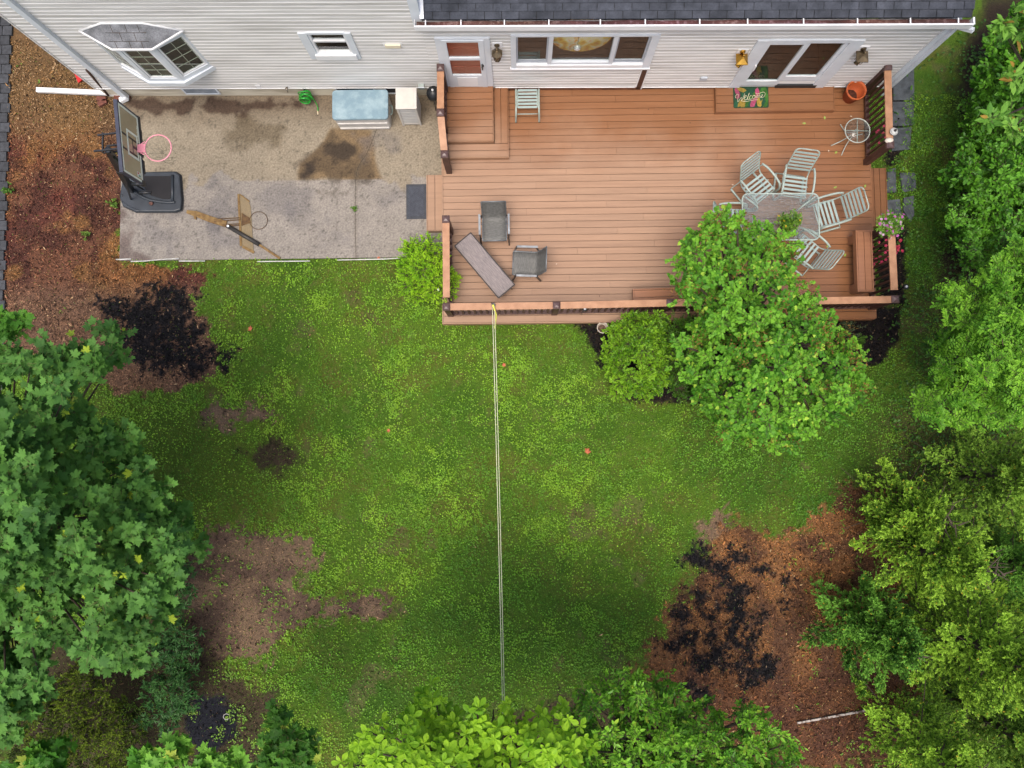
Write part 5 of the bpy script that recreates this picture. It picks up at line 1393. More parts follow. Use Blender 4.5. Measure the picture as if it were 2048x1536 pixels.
# ------------------------------------------------------------------ ghost double of the hoop, added as flat shapes on the slab
m_ghost = mat('ghost_tan', (.235, .150, .055), (.140, .080, .030), rough=.8, scale=14, detail=6, fine=.25)
m_ghost_dark = mat('ghost_brown', (.070, .038, .020), (.13, .075, .03), rough=.85, scale=16, detail=6)
t = thing('hoop_ghost', 'ghost outline of the basketball hoop, built flat on the concrete', 'basketball hoop', (*P(490, 445, pz), pz))
def G(px, py, z): return PV(px, py, pz + z)
mb = MB(); mb.prism([tuple(G(a, b, 0)[:2]) for a, b in [(375, 421), (395, 423), (425, 434), (455, 443), (452, 455), (420, 445), (374, 427)]], pz + .001, pz + .035); mb.prism([tuple(G(a, b, 0)[:2]) for a, b in [(388, 432), (394, 434), (393, 440), (389, 438)]], pz + .001, pz + .03); mb.build('lower_pole', m_ghost, t)
mb = MB(); mb.tube([G(455, 452, .05), G(518, 489, .05)], .045, 12); dp = mb.build('upper_pole', mat('charcoal_pole', (.028, .026, .024), (.04, .037, .033), rough=.5), t)
mb = MB(); mb.lathe([(0, 0), (.028, .0), (.028, .006), (0, .008)], G(456, 452, .098), 12); mb.build('bolt', m_white, dp)
mb = MB(); mb.bar(G(519, 490, .03), G(560, 517, .02), .05, .04); mb.build('pole_end', m_ghost, t)
for y in (437, 441, 449, 452):
    mb = MB(); mb.bar(G(428 if y < 445 else 445, y + (y < 445) * 1.5, .03), G(480, y - 1.5, .03), .016, .02); mb.build('lift_arm', m_ghost_dark, t)
mb = MB(); bq = [(475, 388), (480, 388), (498, 402), (502, 415), (506, 480), (508, 506), (484, 492), (480, 460)]
mb.prism([tuple(G(a, b, 0)[:2]) for a, b in bq], pz + .006, pz + .014); mb.build('backboard', mat('ghost_board', (.225, .170, .095), (.190, .150, .090), rough=.8, scale=10, detail=6, fine=.2), t)
mb = MB(); mb.bar(G(477, 389, .02), G(482, 492, .02), .045, .02); mb.bar(G(485, 493, .018), G(508, 505, .018), .06, .012); mb.bar(G(480, 389, .018), G(499, 403, .018), .025, .012); mb.build('board_frame', m_ghost, t)
mb = MB(); mb.prism([tuple(G(a, b, 0)[:2]) for a, b in [(484, 426), (500, 436), (502, 446), (484, 452)]], pz + .0145, pz + .03); mb.build('bracket', m_ghost_dark, t)
c = G(517, 441, .02)
mb = MB(); mb.tube([(c.x + .195 * math.cos(a), c.y + .195 * math.sin(a), c.z) for a in np.linspace(0, 6.2832, 40, endpoint=False)], .006, 6, True); mb.build('rim', m_ghost_dark, t)

# ------------------------------------------------------------------ small things round the house corner
mb = MB(); a, b = PV(74, 180, .07), PV(256, 188, .06); mb.bar(a, b, .10, .065); 
t = tag(mb.build('downspout_extension', mat('muddy_white', (.80, .80, .80), (.70, .69, .67), rough=.5, scale=2)), 'white downspout extension lying across the mulch from the house corner', 'drainpipe')
mb = MB(); mb.tube([PV(173, 140, 1.32), PV(217, 191, .05)], .024, 8); tag(mb.build('iron_pipe', mat('rusty_iron', (.075, .035, .022), (.045, .022, .016), rough=.8, scale=20)), 'rusty brown iron pipe leaning over the white downspout extension', 'pipe')
x, y = P(154, 153, .1)
t = thing('toy_shovel', 'red plastic shovel blade poking out beside the house wall', 'shovel', (x, y, 0), rz=.5)
mb = MB(); mb.prism([(-.05, -.12), (.05, -.10), (.06, .10), (.02, .16), (-.03, .12)], .05, .075); mb.build('blade', mat('red_plastic', (.55, .02, .02), rough=.4), t, local=True)
mb = MB(); mb.tube([(.02, .13, .07), (.12, .35, .10)], .014); mb.build('handle', m_dkf, t, local=True)
m_brick = mat('red_brick', (.17, .060, .040), (.11, .04, .028), rough=.85, scale=15, fine=.2)
for px, py, r, lab in ((252, 196, .35, 'red brick nearest the concrete slab, turned a little'), (238, 195, .05, 'red brick in the middle of the row under the downspout'), (203, 198, -.1, 'red brick at the left end, beside the iron pipe'), (205, 206, .5, 'loose red brick lying below the left end brick')):
    x, y = P(px, py, .04); mb = MB(); mb.box((0, 0, .035), (.20, .10, .07), rz=r); o = mb.build('brick', m_brick, bevel=.004); o.location = (x, y, 0); tag(o, lab, 'brick', 'loose bricks by the house corner')
# white edging strips along the slab
m_edge = mat('white_edging', (.66, .66, .62), (.45, .44, .40), rough=.7, scale=6)
for (pts, lab) in (([(232, 519), (262, 518)], 'short white edging strip at the corner by the mulch'), ([(262, 523), (290, 522), (320, 519), (358, 517)], 'bent white edging strip below the black hoop base'), ([(358, 522), (410, 522)], 'thin white edging strip at the start of the lawn'),
                   ([(515, 523), (620, 522)], 'white edging strip under the ghost hoop outline'), ([(675, 520), (770, 518), (800, 516)], 'long white edging strip next to the lime green shrub')):
    mb = MB(); mb.tube([PV(a, b, .05) for a, b in pts], .013, 6); tag(mb.build('edging_strip', m_edge), lab, 'edging', 'white edging strips along the patio')
# bluestone slabs on the right
m_slab = mat('bluestone', (.085, .098, .110), (.045, .052, .058), rough=.7, scale=8, detail=6, bump=.4, fine=.25)
for pts, lab in (([(1786, 118), (1828, 122), (1829, 200), (1787, 200)], 'dark bluestone slab nearest the house corner'), ([(1786, 203), (1829, 203), (1827, 250), (1785, 252)], 'dark bluestone slab below the first one by the railing'), ([(1785, 256), (1824, 254), (1820, 298), (1784, 302)], 'mossy bluestone slab level with the post cap'),
                 ([(1775, 338), (1792, 336), (1793, 384), (1774, 386)], 'narrow dark stone beside the right hand step'), ([(1800, 345), (1831, 345), (1833, 380), (1806, 384)], 'grey stepping stone set in the grass'), ([(1774, 400), (1800, 398), (1804, 432), (1775, 436)], 'grey blue stone left of the petunia basket'), ([(1808, 395), (1828, 391), (1829, 430), (1822, 443), (1807, 420)], 'pale grey stone right of the petunia basket')):
    mb = MB(); mb.prism([P(a, b, .03) for a, b in pts], -.03, .03); tag(mb.build('paving_slab', m_slab, bevel=.008), lab, 'paving stone', 'bluestone slabs on the right side path')
# white weathered plank lower right
mb = MB(); mb.bar(PV(1594, 1446, .03), PV(1742, 1419, .03), .04, .03)
tag(mb.build('wooden_plank', mat('peeling_white', (.40, .36, .32), (.12, .08, .06), rough=.85, scale=14, detail=6, lo=.5, hi=.6)), 'weathered white plank edging at the lower right mulch', 'plank')
# white pot by the front bed
x, y = P(1205.5, 655, .25)
t = thing('cream_pot', 'empty cream plastic pot at the edge of the front bed', 'pot', (x, y, 0))
mb = MB(); mb.lathe([(0, 0), (.085, 0), (.112, .22), (.122, .222), (.122, .25), (.110, .25), (.10, .20), (.08, .03), (0, .03)], (0, 0, 0), 28); mb.build('body', mat('cream_pot_plastic', (.66, .60, .52), (.55, .49, .42), rough=.5), t, local=True)
mb = MB(); mb.lathe([(0, .06), (.088, .06), (.085, .09), (0, .10)], (0, 0, 0), 16); mb.build('soil', mat('litter_in_pot', (.20, .13, .10), (.05, .03, .02), rough=.9, scale=25), t, local=True)
# white ring on the dark bed
x, y = P(453, 1433, .03); mb = MB(); mb.tube([(x + .06 * math.cos(a), y + .06 * math.sin(a), .04) for a in np.linspace(.6, 5.6, 20)], .008, 6); tag(mb.build('plastic_ring', mat('dull_ring', (.42, .42, .38), rough=.6)), 'broken white plastic ring on the dark bed', 'ring')
# solar lights
def solar(px, py, z, h, label, glow=False):
    x, y = P(px, py, z)
    t = thing('solar_light', label, 'garden light', (x, y, z - h), 'small solar garden lights')
    mb = MB(); mb.tube([(0, 0, 0), (0, 0, h - .05)], .008, 6); mb.build('stake', m_dkf, t, local=True)
    mb = MB(); mb.lathe([(0, h - .10), (.04, h - .09), (.045, h - .03), (.058, h - .025), (.055, h - .01), (.02, h), (0, h)], (0, 0, 0), 16); mb.build('head', m_black, t, local=True)
    mb = MB(); mb.lathe([(0, h + .001), (.026, h + .001), (.024, h + .010), (0, h + .014)], (0, 0, 0), 12); mb.build('lens', m_white, t, local=True)
solar(1170, 617, 1.15, 1.12, 'small black solar light standing at the front railing'); solar(877, 579, .8, .78, 'small solar light rising from the lime green shrub'); solar(1813, 573, .35, .33, 'small solar light on the grass right of the deck corner')
# lamp and shell on the right hand railing
x, y = P(1782, 266, RT)
t = thing('ribbed_glass_lamp', 'round ribbed glass lamp hanging at the right railing', 'lamp', (x + .02, y, RT + .02))
mb = MB(); mb.lathe([(0, 0), (.05, 0), (.075, .04), (.07, .07), (.03, .10), (0, .10)], (0, 0, 0), 20); mb.build('shade', mat('ribbed_glass', (.46, .48, .47), (.20, .20, .19), rough=.2, scale=30), t, local=True)
mb = MB()
for k in range(18):
    a = 2 * math.pi * k / 18; mb.bar((.035 * math.cos(a), .035 * math.sin(a), .10), (.078 * math.cos(a), .078 * math.sin(a), .055), .008, .008, (1.6, 1.6, 1.6))
mb.build('rib', mat('rib_white', (.5, .5, .48), rough=.3), t, local=True)
mb = MB(); mb.lathe([(0, .10), (.025, .10), (.02, .13), (0, .135)], (0, 0, 0), 12); mb.build('finial', m_dkf, t, local=True)
x, y = P(1778, 281, RT + .04); mb = MB()
mb.lathe([(0, 0), (.07, .005), (.078, .03), (.05, .07), (.0, .085)], (0, 0, 0), 14); mb.v = [(v[0] * 1.1 + .15 * v[2], v[1] * .75, v[2]) for v in mb.v]
o = mb.build('seashell', mat('shell_white', (.78, .72, .62), (.62, .52, .42), rough=.5, scale=12)); o.location = (x, y, RT + .015); tag(o, 'white seashell lying on the right hand railing by its post', 'shell')
# fallen orange leaves
for k, (px, py, lab) in enumerate(((500, 657, 'orange fallen leaf on the grass right of the black mulch'), (777, 861, 'brown orange fallen leaf in the middle of the lawn, left of the line'), (1008, 730, 'red fallen leaf beside the clothesline'), (1175, 902, 'large salmon fallen leaf right of the clothesline'), (757, 516, 'orange fallen leaf at the patio edge'))):
    x, y = P(px, py, .05)
    tv, tf = LEAF['maple']; s = (.10, .07, .08, .12, .06)[k]
    mb = MB(); mb.add([((v[0] - .4) * s, v[1] * s, v[2] * s + .012) for v in tv], tf)
    o = mb.build('fallen_leaf', mat('orange_leaf', (.55, .16, .07), (.38, .09, .04), rough=.7, scale=20)); o.location = (x, y, .035); o.rotation_euler = (random.uniform(-.2, .2), .1, random.uniform(0, 6)); tag(o, lab, 'leaf', 'fallen orange leaves')
# petals and leaf bits on the deck
DB = [(1649, 236, 0), (1608, 247, 0), (1672, 305, 0), (1715, 430, 0), (1655, 492, 0), (1657, 302, 1), (1702, 233, 1), (1297, 219, 2), (1092, 523, 1), (1113, 528, 1), (1199, 592, 2), (1380, 246, 2), (1465, 370, 1), (1730, 372, 0), (1690, 510, 0), (1024, 579, 2), (1670, 375, 0)]
m_bits = [mat('green_bit', (.30, .40, .08), rough=.6), mat('pale_petal', (.62, .48, .36), rough=.6), mat('dark_bit', (.04, .025, .02), rough=.8)]
for px, py, c in DB:
    x, y = P(px, py, ZD); tv, tf = LEAF['oval']; s = (.085, .05, .035)[c]
    mb = MB(); mb.add([((v[0] - .5) * s, v[1] * s, v[2] * s + .008) for v in tv], tf)
    o = mb.build('leaf_bit', m_bits[c]); o.location = (x, y, ZD); o.rotation_euler = (0, 0, random.uniform(0, 6))
    tag(o, ('pale green fallen leaf on the deck boards', 'pale petal on the deck boards', 'tiny dark leaf scrap on the deck boards')[c], 'leaf', ('green leaves fallen on the deck', 'pale petals fallen on the deck', 'dark leaf scraps on the deck')[c])
# clothesline
t0 = PV(986, 612, RT + .03); e0 = PV(1007, 1432, 2.6)
t = thing('clothesline', 'double rope clothesline running from the deck railing out over the lawn', 'clothesline', (t0.x, t0.y, RT))
m_rope = mat('pale_rope', (.62, .62, .42), (.52, .52, .36), rough=.7)
for dx0, dx1, sag in ((-.012, -.012, .20), (.030, .022, .28)):
    pts = []
    for k in range(41):
        s = k / 40; q = t0.lerp(e0, s); pts.append((q.x + dx0 + (dx1 - dx0) * s, q.y, q.z + .02 - 4 * sag * s * (1 - s) * (1 - .3 * s)))
    mb = MB(); mb.tube(pts, .0075, 6); mb.build('rope', m_rope, t)
mb = MB(); mb.lathe([(.0, -.012), (.04, -.012), (.03, 0), (.04, .012), (0, .012)], (t0.x + .01, t0.y + .02, t0.z + .015), 16); mb.build('pulley', mat('pulley_grey', (.35, .34, .30), metal=.5, rough=.4), t)
mb = MB(); mb.tube(spline([(t0.x + .0, t0.y + .02, t0.z + .03), (t0.x + .03, t0.y - .08, t0.z + .02), (t0.x + .06, t0.y - .18, t0.z - .03), (t0.x + .045, t0.y - .30, t0.z - .02), (t0.x + .035, t0.y - .45, t0.z - .02)], 6), [.022] * 3 + [.016] * 22, 6); mb.build('yellow_strap', mat('yellow_strap', (.72, .70, .10), rough=.6), t)
mb = MB(); mb.tube([(t0.x - .03, t0.y + .06, t0.z + .02), (t0.x + .01, t0.y + .02, t0.z + .02)], .014, 6); mb.build('hook', m_dkf, t)

# ------------------------------------------------------------------ trees, shrubs and plants
def leaf_mat(name, rough=.5, transl=.28, spec=.2):
    return mat(name, (1.04, 1.02, 1.0), (.90, .93, .88), rough=rough, scale=5, spec=spec, transl=transl)
m_lf = leaf_mat('leaf')
m_lf_mat = leaf_mat('matt_leaf', .6, .28, .2)
m_lf_gloss = leaf_mat('glossy_leaf', .4, .2, .3)
m_lf_dull = leaf_mat('needle_leaf', .6, .15, .15)
m_bark = mat('bark', (.095, .070, .050), (.050, .037, .027), rough=.9, scale=12, stretch=(3, 3, .6), bump=.6)
m_twig = mat('twig', (.085, .060, .038), (.055, .040, .026), rough=.85, scale=12)
m_gtwig = mat('green_twig', (.12, .16, .04), (.10, .11, .035), rough=.7, scale=12)
def rot_rand(n, s): return RNG.normal(0, s, (n, 3))
def blobs_in(poly, zfun, rpx, n, zr=.5, inset=.55, holes=()):
    """clump centres spread evenly inside a crown outline (photo pixels at the clump's own height)"""
    poly = np.array(poly, float); lo, hi = poly.min(0), poly.max(0)
    cand = RNG.uniform(lo, hi, (n * 60, 2))
    d = sdf(poly, cand[:, 0], cand[:, 1]); cand = cand[d < -rpx * inset]
    for hx_, hy__, hr in holes: cand = cand[np.hypot(cand[:, 0] - hx_, cand[:, 1] - hy__) > hr]
    pick = []
    best_r = rpx * 1.2
    for c in cand:
        if all((c[0] - p[0]) ** 2 + (c[1] - p[1]) ** 2 > best_r ** 2 * .55 for p in pick): pick.append(c)
        if len(pick) >= n: break
    k = 0
    while len(pick) < n and k < len(cand): pick.append(cand[k]); k += 1
    out = []
    dm = max(1., -sdf(poly, np.array(pick)[:, 0], np.array(pick)[:, 1]).min())
    for c in pick:
        din = -float(sdf(poly, np.array([c[0]]), np.array([c[1]]))[0]) / dm
        z = zfun(din, c[0], c[1]) + RNG.normal(0, zr)
        z = max(z, .25); x, y = P(c[0], c[1], z)
        out.append((x, y, z, rpx / pxm(z) * RNG.uniform(.8, 1.2)))
    return out
def twigs(blobs, per, zsq=.75, up=.35, inner=.5, low=-.35):
    """tips and directions of the outer twigs of every clump"""
    T, D, B = [], [], []
    for i, (x, y, z, r) in enumerate(blobs):
        n = max(3, int(per * RNG.uniform(.8, 1.2)))
        u = norm(RNG.normal(0, 1, (n * 3, 3))); u = u[u[:, 2] > low][:n]; n = len(u)
        f = inner + (1.18 - inner) * RNG.random(n) ** .8
        T.append(np.array([x, y, z]) + (u * f[:, None] + rot_rand(n, .16)) * np.array([r, r, r * zsq]))
        D.append(norm(u + np.array([0, 0, up]) + rot_rand(n, .25))); B.append(np.full(n, i))
    return np.vstack(T), np.vstack(D), np.concatenate(B)
def foliate(name, kind, T, D, k, L, size, mode, c0, c1, parent, material, ang=55, droop=.15, width=1.0, tipc=None, clump=None, B=None, flat=.7, jit=.25, clumpvar=.3, label=None, tipgrad=.15):
    """k leaves on every twig"""
    n = len(T)
    s = np.tile(np.linspace(.15, 1, k), n); i = np.repeat(np.arange(n), k); j = np.tile(np.arange(k), n)
    d = D[i]; Ls = (L * RNG.uniform(.7, 1.25, n))[i]
    up = np.tile([0., 0., 1.], (n * k, 1))
    lat = norm(np.cross(d, up) + 1e-4); bi = np.cross(lat, d)
    if mode == 'whorl':
        s = np.ones(n * k); phi = 2 * np.pi * j / k + (RNG.random(n) * 6.28)[i] + RNG.normal(0, .15, n * k)
    elif mode == 'tuft': phi = RNG.random(n * k) * 6.283
    elif mode == 'pinnate': phi = np.pi * (j % 2) + RNG.normal(0, .12, n * k)
    else: phi = np.pi * (j % 2) + RNG.normal(0, .55, n * k)
    a = np.radians(ang + RNG.normal(0, 10, n * k)) * (1 - (.45 * s if mode in ('alt', 'pinnate') else 0))
    side = lat * np.cos(phi)[:, None] + bi * np.sin(phi)[:, None]
    ld = d * np.cos(a)[:, None] + side * np.sin(a)[:, None]
    ld[:, 2] -= droop
    ld = norm(ld + rot_rand(n * k, jit * .5))
    base = T[i] - d * Ls[:, None] * (1 - s)[:, None]
    nn = up * flat + bi * (1 - flat) + (d * .6 if mode == 'whorl' else 0) + rot_rand(n * k, jit)
    S = size * RNG.uniform(.5, 1.25, n * k)
    cb = RNG.normal(0, 1, n)
    if B is not None: cb = cb * .6 + RNG.normal(0, 1, B.max() + 1)[B] * .8
    t = np.clip(.5 + clumpvar * cb[i] + RNG.normal(0, .2, n * k) + (tipgrad * (s - .5)), 0, 1)
    C = mixc(c0, c1, t)
    if tipc is not None:
        m_ = RNG.random(n * k) < tipc[1] * (s > .5); C[m_] = np.array(tipc[0]) * RNG.uniform(.7, 1.2, (m_.sum(), 1))
    o = leaves(name, kind, base, ld, nn, S, C, material, parent, width)
    if label: o['label'] = label
    return o
def np_tubes(name, segs, r0, r1, material, parent, n=4):
    """straight thin tapered tubes, segs: (A, B) arrays"""
    A, Bv = segs; m = len(A); d = norm(Bv - A); u = norm(np.cross(d, np.array([.31, .52, .79]))); w = np.cross(d, u)
    an = np.arange(n) * 2 * np.pi / n
    ringd = u[:, None, :] * np.cos(an)[None, :, None] + w[:, None, :] * np.sin(an)[None, :, None]
    r0 = np.broadcast_to(np.asarray(r0, float), (m,)); r1 = np.broadcast_to(np.asarray(r1, float), (m,))
    V = np.concatenate([A[:, None, :] + ringd * r0[:, None, None], Bv[:, None, :] + ringd * r1[:, None, None]], 1)
    q = np.array([[k, (k + 1) % n, n + (k + 1) % n, n + k] for k in range(n)])
    F = (q[None] + (np.arange(m) * 2 * n)[:, None, None]).reshape(-1)
    return np_mesh(name, V.reshape(-1, 3), F, np.full(m * n, 4), np.ones((m * 2 * n, 3)), material, parent, True)
def wood(t, base, blobs, r, tips=None, tipB=None, tipL=.3, D=None, mb_=None, fork=.45, tm=None, stems=1):
    """trunk (or several stems) with a limb to every clump, and the twigs that carry the leaves"""
    bl = np.array(blobs); c = bl[:, :3].mean(0); mb = MB()
    top = np.array([base[0] * .5 + c[0] * .5, base[1] * .5 + c[1] * .5, base[2] + (c[2] - base[2]) * fork])
    forks = []
    for k in range(stems):
        a = 2 * math.pi * k / max(1, stems); o = np.array([math.cos(a), math.sin(a), 0]) * (r * 1.6 if stems > 1 else 0)
        tp = top + (np.array([math.cos(a), math.sin(a), 0]) * .35 * np.linalg.norm(bl[:, :2].std(0)) if stems > 1 else 0)
        pts = spline([Vector(base + o - np.array([0, 0, .05])), Vector((base + o) * .5 + tp * .5 + np.array([RNG.normal(0, r), RNG.normal(0, r), 0])), Vector(tp)], 4)
        nn = len(pts); rr = r / (1 if stems == 1 else stems ** .4)
        mb.tube(pts, [rr * (1.25 - .5 * i / (nn - 1)) for i in range(nn)], 9); forks.append(np.array(tp))
    trunk = mb.build('trunk', m_bark, t)
    mb = MB()
    for b in blobs:
        f = min(forks, key=lambda q: np.hypot(q[0] - b[0], q[1] - b[1])); e = np.array(b[:3]) - np.array([0, 0, b[3] * .7])
        mid = f * .5 + e * .5 + np.array([0, 0, -.04 * np.linalg.norm(e - f)])
        pts = spline([Vector(f), Vector(mid), Vector(e)], 4); nn = len(pts)
        r0 = r * .22 if stems == 1 else r * .5
        mb.tube(pts, [max(.006, r0 * (1 - .8 * i / (nn - 1))) for i in range(nn)], 5)
    mb.build('limbs', m_bark, t)
    if tips is not None:
        A = bl[tipB][:, :3] * .75 + tips * .25
        np_tubes('twigs', (A, tips), .005, .002, tm or m_twig, t, 3)
def plant(name, label, cat, base_px, poly, zfun, rpx, nb, per, leaf, trunk_r=.06, group=None, zr=.3, holes=(), low=-.35, zsq=.75, up=.35, inner=.5, fork=.45, extra=None, inset=.55, tm=None, stems=1):
    bx, by = P(*base_px, 0)
    t = thing(name, label, cat, (bx, by, 0), group)
    bl = blobs_in(poly, zfun, rpx, nb, zr, inset, holes)
    T, D, Bi = twigs(bl, per, zsq, up, inner, low)
    leaf = dict(leaf); leaf['name'] = 'crown' if name.endswith('tree') or 'conifer' in name else 'foliage'
    foliate(T=T, D=D, B=Bi, parent=t, **leaf)
    wood(t, np.array([bx, by, 0.]), bl, trunk_r, T, Bi, fork=fork, tm=tm, stems=stems)
    return t, bl, T, D, Bi

# the broad round-leaved tree that leans over the deck
POLY = [(1348, 500), (1365, 470), (1410, 432), (1470, 425), (1520, 440), (1570, 452), (1602, 500), (1590, 545), (1625, 590), (1665, 640), (1705, 690), (1745, 765), (1705, 815), (1640, 860), (1575, 910), (1500, 895), (1440, 868), (1400, 800), (1352, 740), (1345, 690), (1395, 640), (1352, 590)]
t, bl, T, D, Bi = plant('leafy_tree', 'broad bright green round leaved tree leaning over the deck corner and table', 'tree', (1515, 700), POLY,
      lambda d, x, y: 2.1 + 1.3 * min(1, d) - max(0, (y - 640)) * .0028, 26, 150, 13,
      dict(name='crown', kind='heart', k=8, L=.27, size=.071, mode='alt', c0=(.060, .205, .016), c1=(.205, .470, .040), material=m_lf, ang=62, droop=.22, jit=.28, clumpvar=.26, flat=.85, tipc=((.36, .56, .06), .06)),
      .10, zr=.55, stems=3, inset=.35, holes=((1530, 590, 24), (1490, 770, 20), (1645, 800, 14)))
# brown seed clusters on it
sel = RNG.random(len(bl)) < .38
T2 = []
for b, s_ in zip(bl, sel):
    if s_:
        u = norm(RNG.normal(0, 1, (1, 3)))[0]; u[2] = abs(u[2]) * .4 + .8; u /= np.linalg.norm(u)
        T2.append(np.array(b[:3]) + u * b[3] * np.array([1.0, 1.0, 1.15]))
T2 = np.array(T2); m_ = 34
pc = np.repeat(T2, m_, 0) + RNG.normal(0, .085, (len(T2) * m_, 3)) * np.array([1, 1, .6])
leaves('seed_cluster', 'lance', pc, norm(RNG.normal(0, 1, pc.shape)), RNG.normal(0, 1, pc.shape), RNG.uniform(.035, .07, len(pc)), mixc((.12, .06, .016), (.26, .15, .045), RNG.random(len(pc))), m_lf_dull, t, 1.6)
# rounded shrub, dark shrub and lime shrub
plant('round_shrub', 'rounded yellow green shrub beside the cream pot and the leafy tree', 'shrub', (1280, 715), [(1203, 720), (1222, 655), (1275, 622), (1330, 632), (1352, 690), (1348, 765), (1295, 798), (1228, 788)],
      lambda d, x, y: .40 + .95 * min(1, d), 18, 60, 44, dict(name='f', kind='oval', k=7, L=.13, size=.052, mode='alt', c0=(.085, .235, .012), c1=(.245, .470, .026), material=m_lf_gloss, ang=45, droop=-.1, jit=.3, width=1.1), .03, zr=.1, holes=((1268, 727, 20),), stems=4)
plant('dark_shrub', 'darker green small leaved shrub between the round shrub and the leafy tree', 'shrub', (1368, 715), [(1325, 650), (1370, 625), (1410, 650), (1420, 740), (1395, 790), (1345, 800), (1320, 750)],
      lambda d, x, y: .40 + .55 * min(1, d), 22, 20, 50, dict(name='f', kind='oval', k=7, L=.16, size=.052, mode='alt', c0=(.028, .095, .008), c1=(.090, .215, .018), material=m_lf_gloss, ang=45, droop=0, jit=.3), .03, zr=.1, stems=4)
plant('lime_shrub', 'lime green feathery shrub at the left deck corner by the patio', 'shrub', (850, 545), [(786, 535), (800, 510), (812, 482), (855, 462), (885, 485), (912, 560), (905, 600), (880, 600), (840, 612), (805, 585), (795, 555)],
      lambda d, x, y: .42 + .6 * min(1, d), 20, 28, 40, dict(name='f', kind='oval', k=9, L=.22, size=.052, mode='alt', c0=(.190, .430, .014), c1=(.420, .700, .036), material=m_lf, ang=50, droop=.1, jit=.3, width=.85), .025, zr=.12, up=.7, stems=4)
# big maple on the left
MP = [(-260, 640), (-60, 690), (60, 690), (120, 705), (180, 670), (245, 650), (256, 690), (240, 730), (180, 770), (225, 830), (285, 880), (320, 950), (350, 1005), (412, 1085), (345, 1150), (345, 1215), (280, 1330), (215, 1370), (150, 1300), (90, 1340), (70, 1430), (20, 1490), (-260, 1500)]
plant('maple_tree', 'large blue green maple tree spreading in from the left edge', 'tree', (-60, 1060), MP, lambda d, x, y: 4.6 + 2.0 * min(1, d), 32, 230, 11,
      dict(name='crown', kind='maple', k=6, L=.42, size=.118, mode='alt', c0=(.044, .128, .026), c1=(.120, .285, .050), material=m_lf_mat, ang=66, droop=.22, jit=.2, clumpvar=.22, flat=.9, tipc=((.36, .50, .04), .012)), .19, zr=.5, inset=.3, holes=((205, 815, 42), (310, 1010, 25), (170, 1225, 30)), fork=.5, tm=m_gtwig)
plant('maple_sapling', 'single maple branch with bright leaves at the top left bed', 'sapling', (25, 665), [(-30, 630), (20, 620), (55, 645), (50, 665), (0, 680), (-40, 670)], lambda d, x, y: 3.4, 16, 4, 12,
      dict(name='f', kind='maple', k=4, L=.3, size=.14, mode='alt', c0=(.06, .21, .02), c1=(.15, .36, .045), material=m_lf, ang=60, droop=.25, jit=.3, flat=.85), .02, zr=.1)
for i, (poly, bpx, lab) in enumerate((([(270, 1510), (330, 1462), (375, 1445), (415, 1455), (440, 1480), (490, 1520), (500, 1620), (270, 1620)], (400, 1560), 'fresh green maple sapling at the bottom edge, right of the yew'),
                               ([(38, 1490), (80, 1462), (125, 1465), (145, 1500), (140, 1620), (20, 1620)], (90, 1540), 'maple sapling at the bottom left corner in front of the yew'),
                               ([(500, 1470), (560, 1395), (590, 1400), (600, 1440), (628, 1480), (620, 1560), (500, 1560)], (560, 1480), 'dim green maple sapling left of the yellow green tree'))):
    plant('maple_sapling', lab, 'sapling', bpx, poly, lambda d, x, y: (5.0, 4.2, 3.0)[i] + .5 * d, 26, (12, 8, 9)[i], 13,
          dict(name='f', kind='maple', k=5, L=.32, size=(.14, .13, .12)[i], mode='alt', c0=((.07, .22, .02), (.05, .17, .018), (.035, .12, .014))[i], c1=((.20, .44, .055), (.12, .30, .035), (.09, .24, .03))[i], material=m_lf, ang=60, droop=.2, jit=.3, flat=.85, tipc=((.3, .38, .05), .04)), .03, zr=.2, tm=m_gtwig)
# dark narrow leaved evergreen shrubs under the maple
for poly, bpx, nb, lab in (([(230, 985), (270, 965), (320, 990), (330, 1020), (270, 1040)], (275, 1000), 6, 'dark narrow leaved evergreen shrub at the top, by the olive lawn'), ([(330, 1090), (385, 1150), (395, 1230), (350, 1260), (310, 1180)], (355, 1180), 8, 'dark narrow leaved evergreen shrub beside the bare soil patch'),
                       ([(290, 1270), (370, 1235), (415, 1270), (400, 1330), (330, 1360), (270, 1330)], (345, 1300), 10, 'dark narrow leaved evergreen shrub in the middle of the row'), ([(290, 1370), (360, 1340), (415, 1380), (405, 1420), (330, 1460), (275, 1430)], (345, 1400), 10, 'dark glossy narrow leaved evergreen shrub above the bottom sapling')):
    plant('evergreen_shrub', lab, 'shrub', bpx, poly, lambda d, x, y: .45 + .5 * min(1, d), 24, nb, 26,
          dict(name='f', kind='lance', k=9, L=.07, size=.105, mode='tuft', c0=(.024, .085, .022), c1=(.075, .190, .045), material=m_lf_gloss, ang=68, droop=.05, jit=.2, width=1.1, clumpvar=.2), .025, 'dark evergreen shrubs under the maple', zr=.1, stems=3, inset=.3)
plant('yew_shrub', 'dark olive yew shrub in the bottom left corner', 'shrub', (160, 1470), [(30, 1420), (110, 1340), (190, 1335), (250, 1400), (290, 1450), (275, 1560), (20, 1560)], lambda d, x, y: .6 + .9 * min(1, d), 20, 74, 38,
      dict(name='f', kind='stub', k=16, L=.16, size=.040, mode='tuft', c0=(.030, .062, .009), c1=(.180, .260, .022), material=m_lf_dull, ang=45, droop=-.2, jit=.3, width=.9, clumpvar=.35), .05, zr=.2, up=1.0, stems=4, inset=.3)
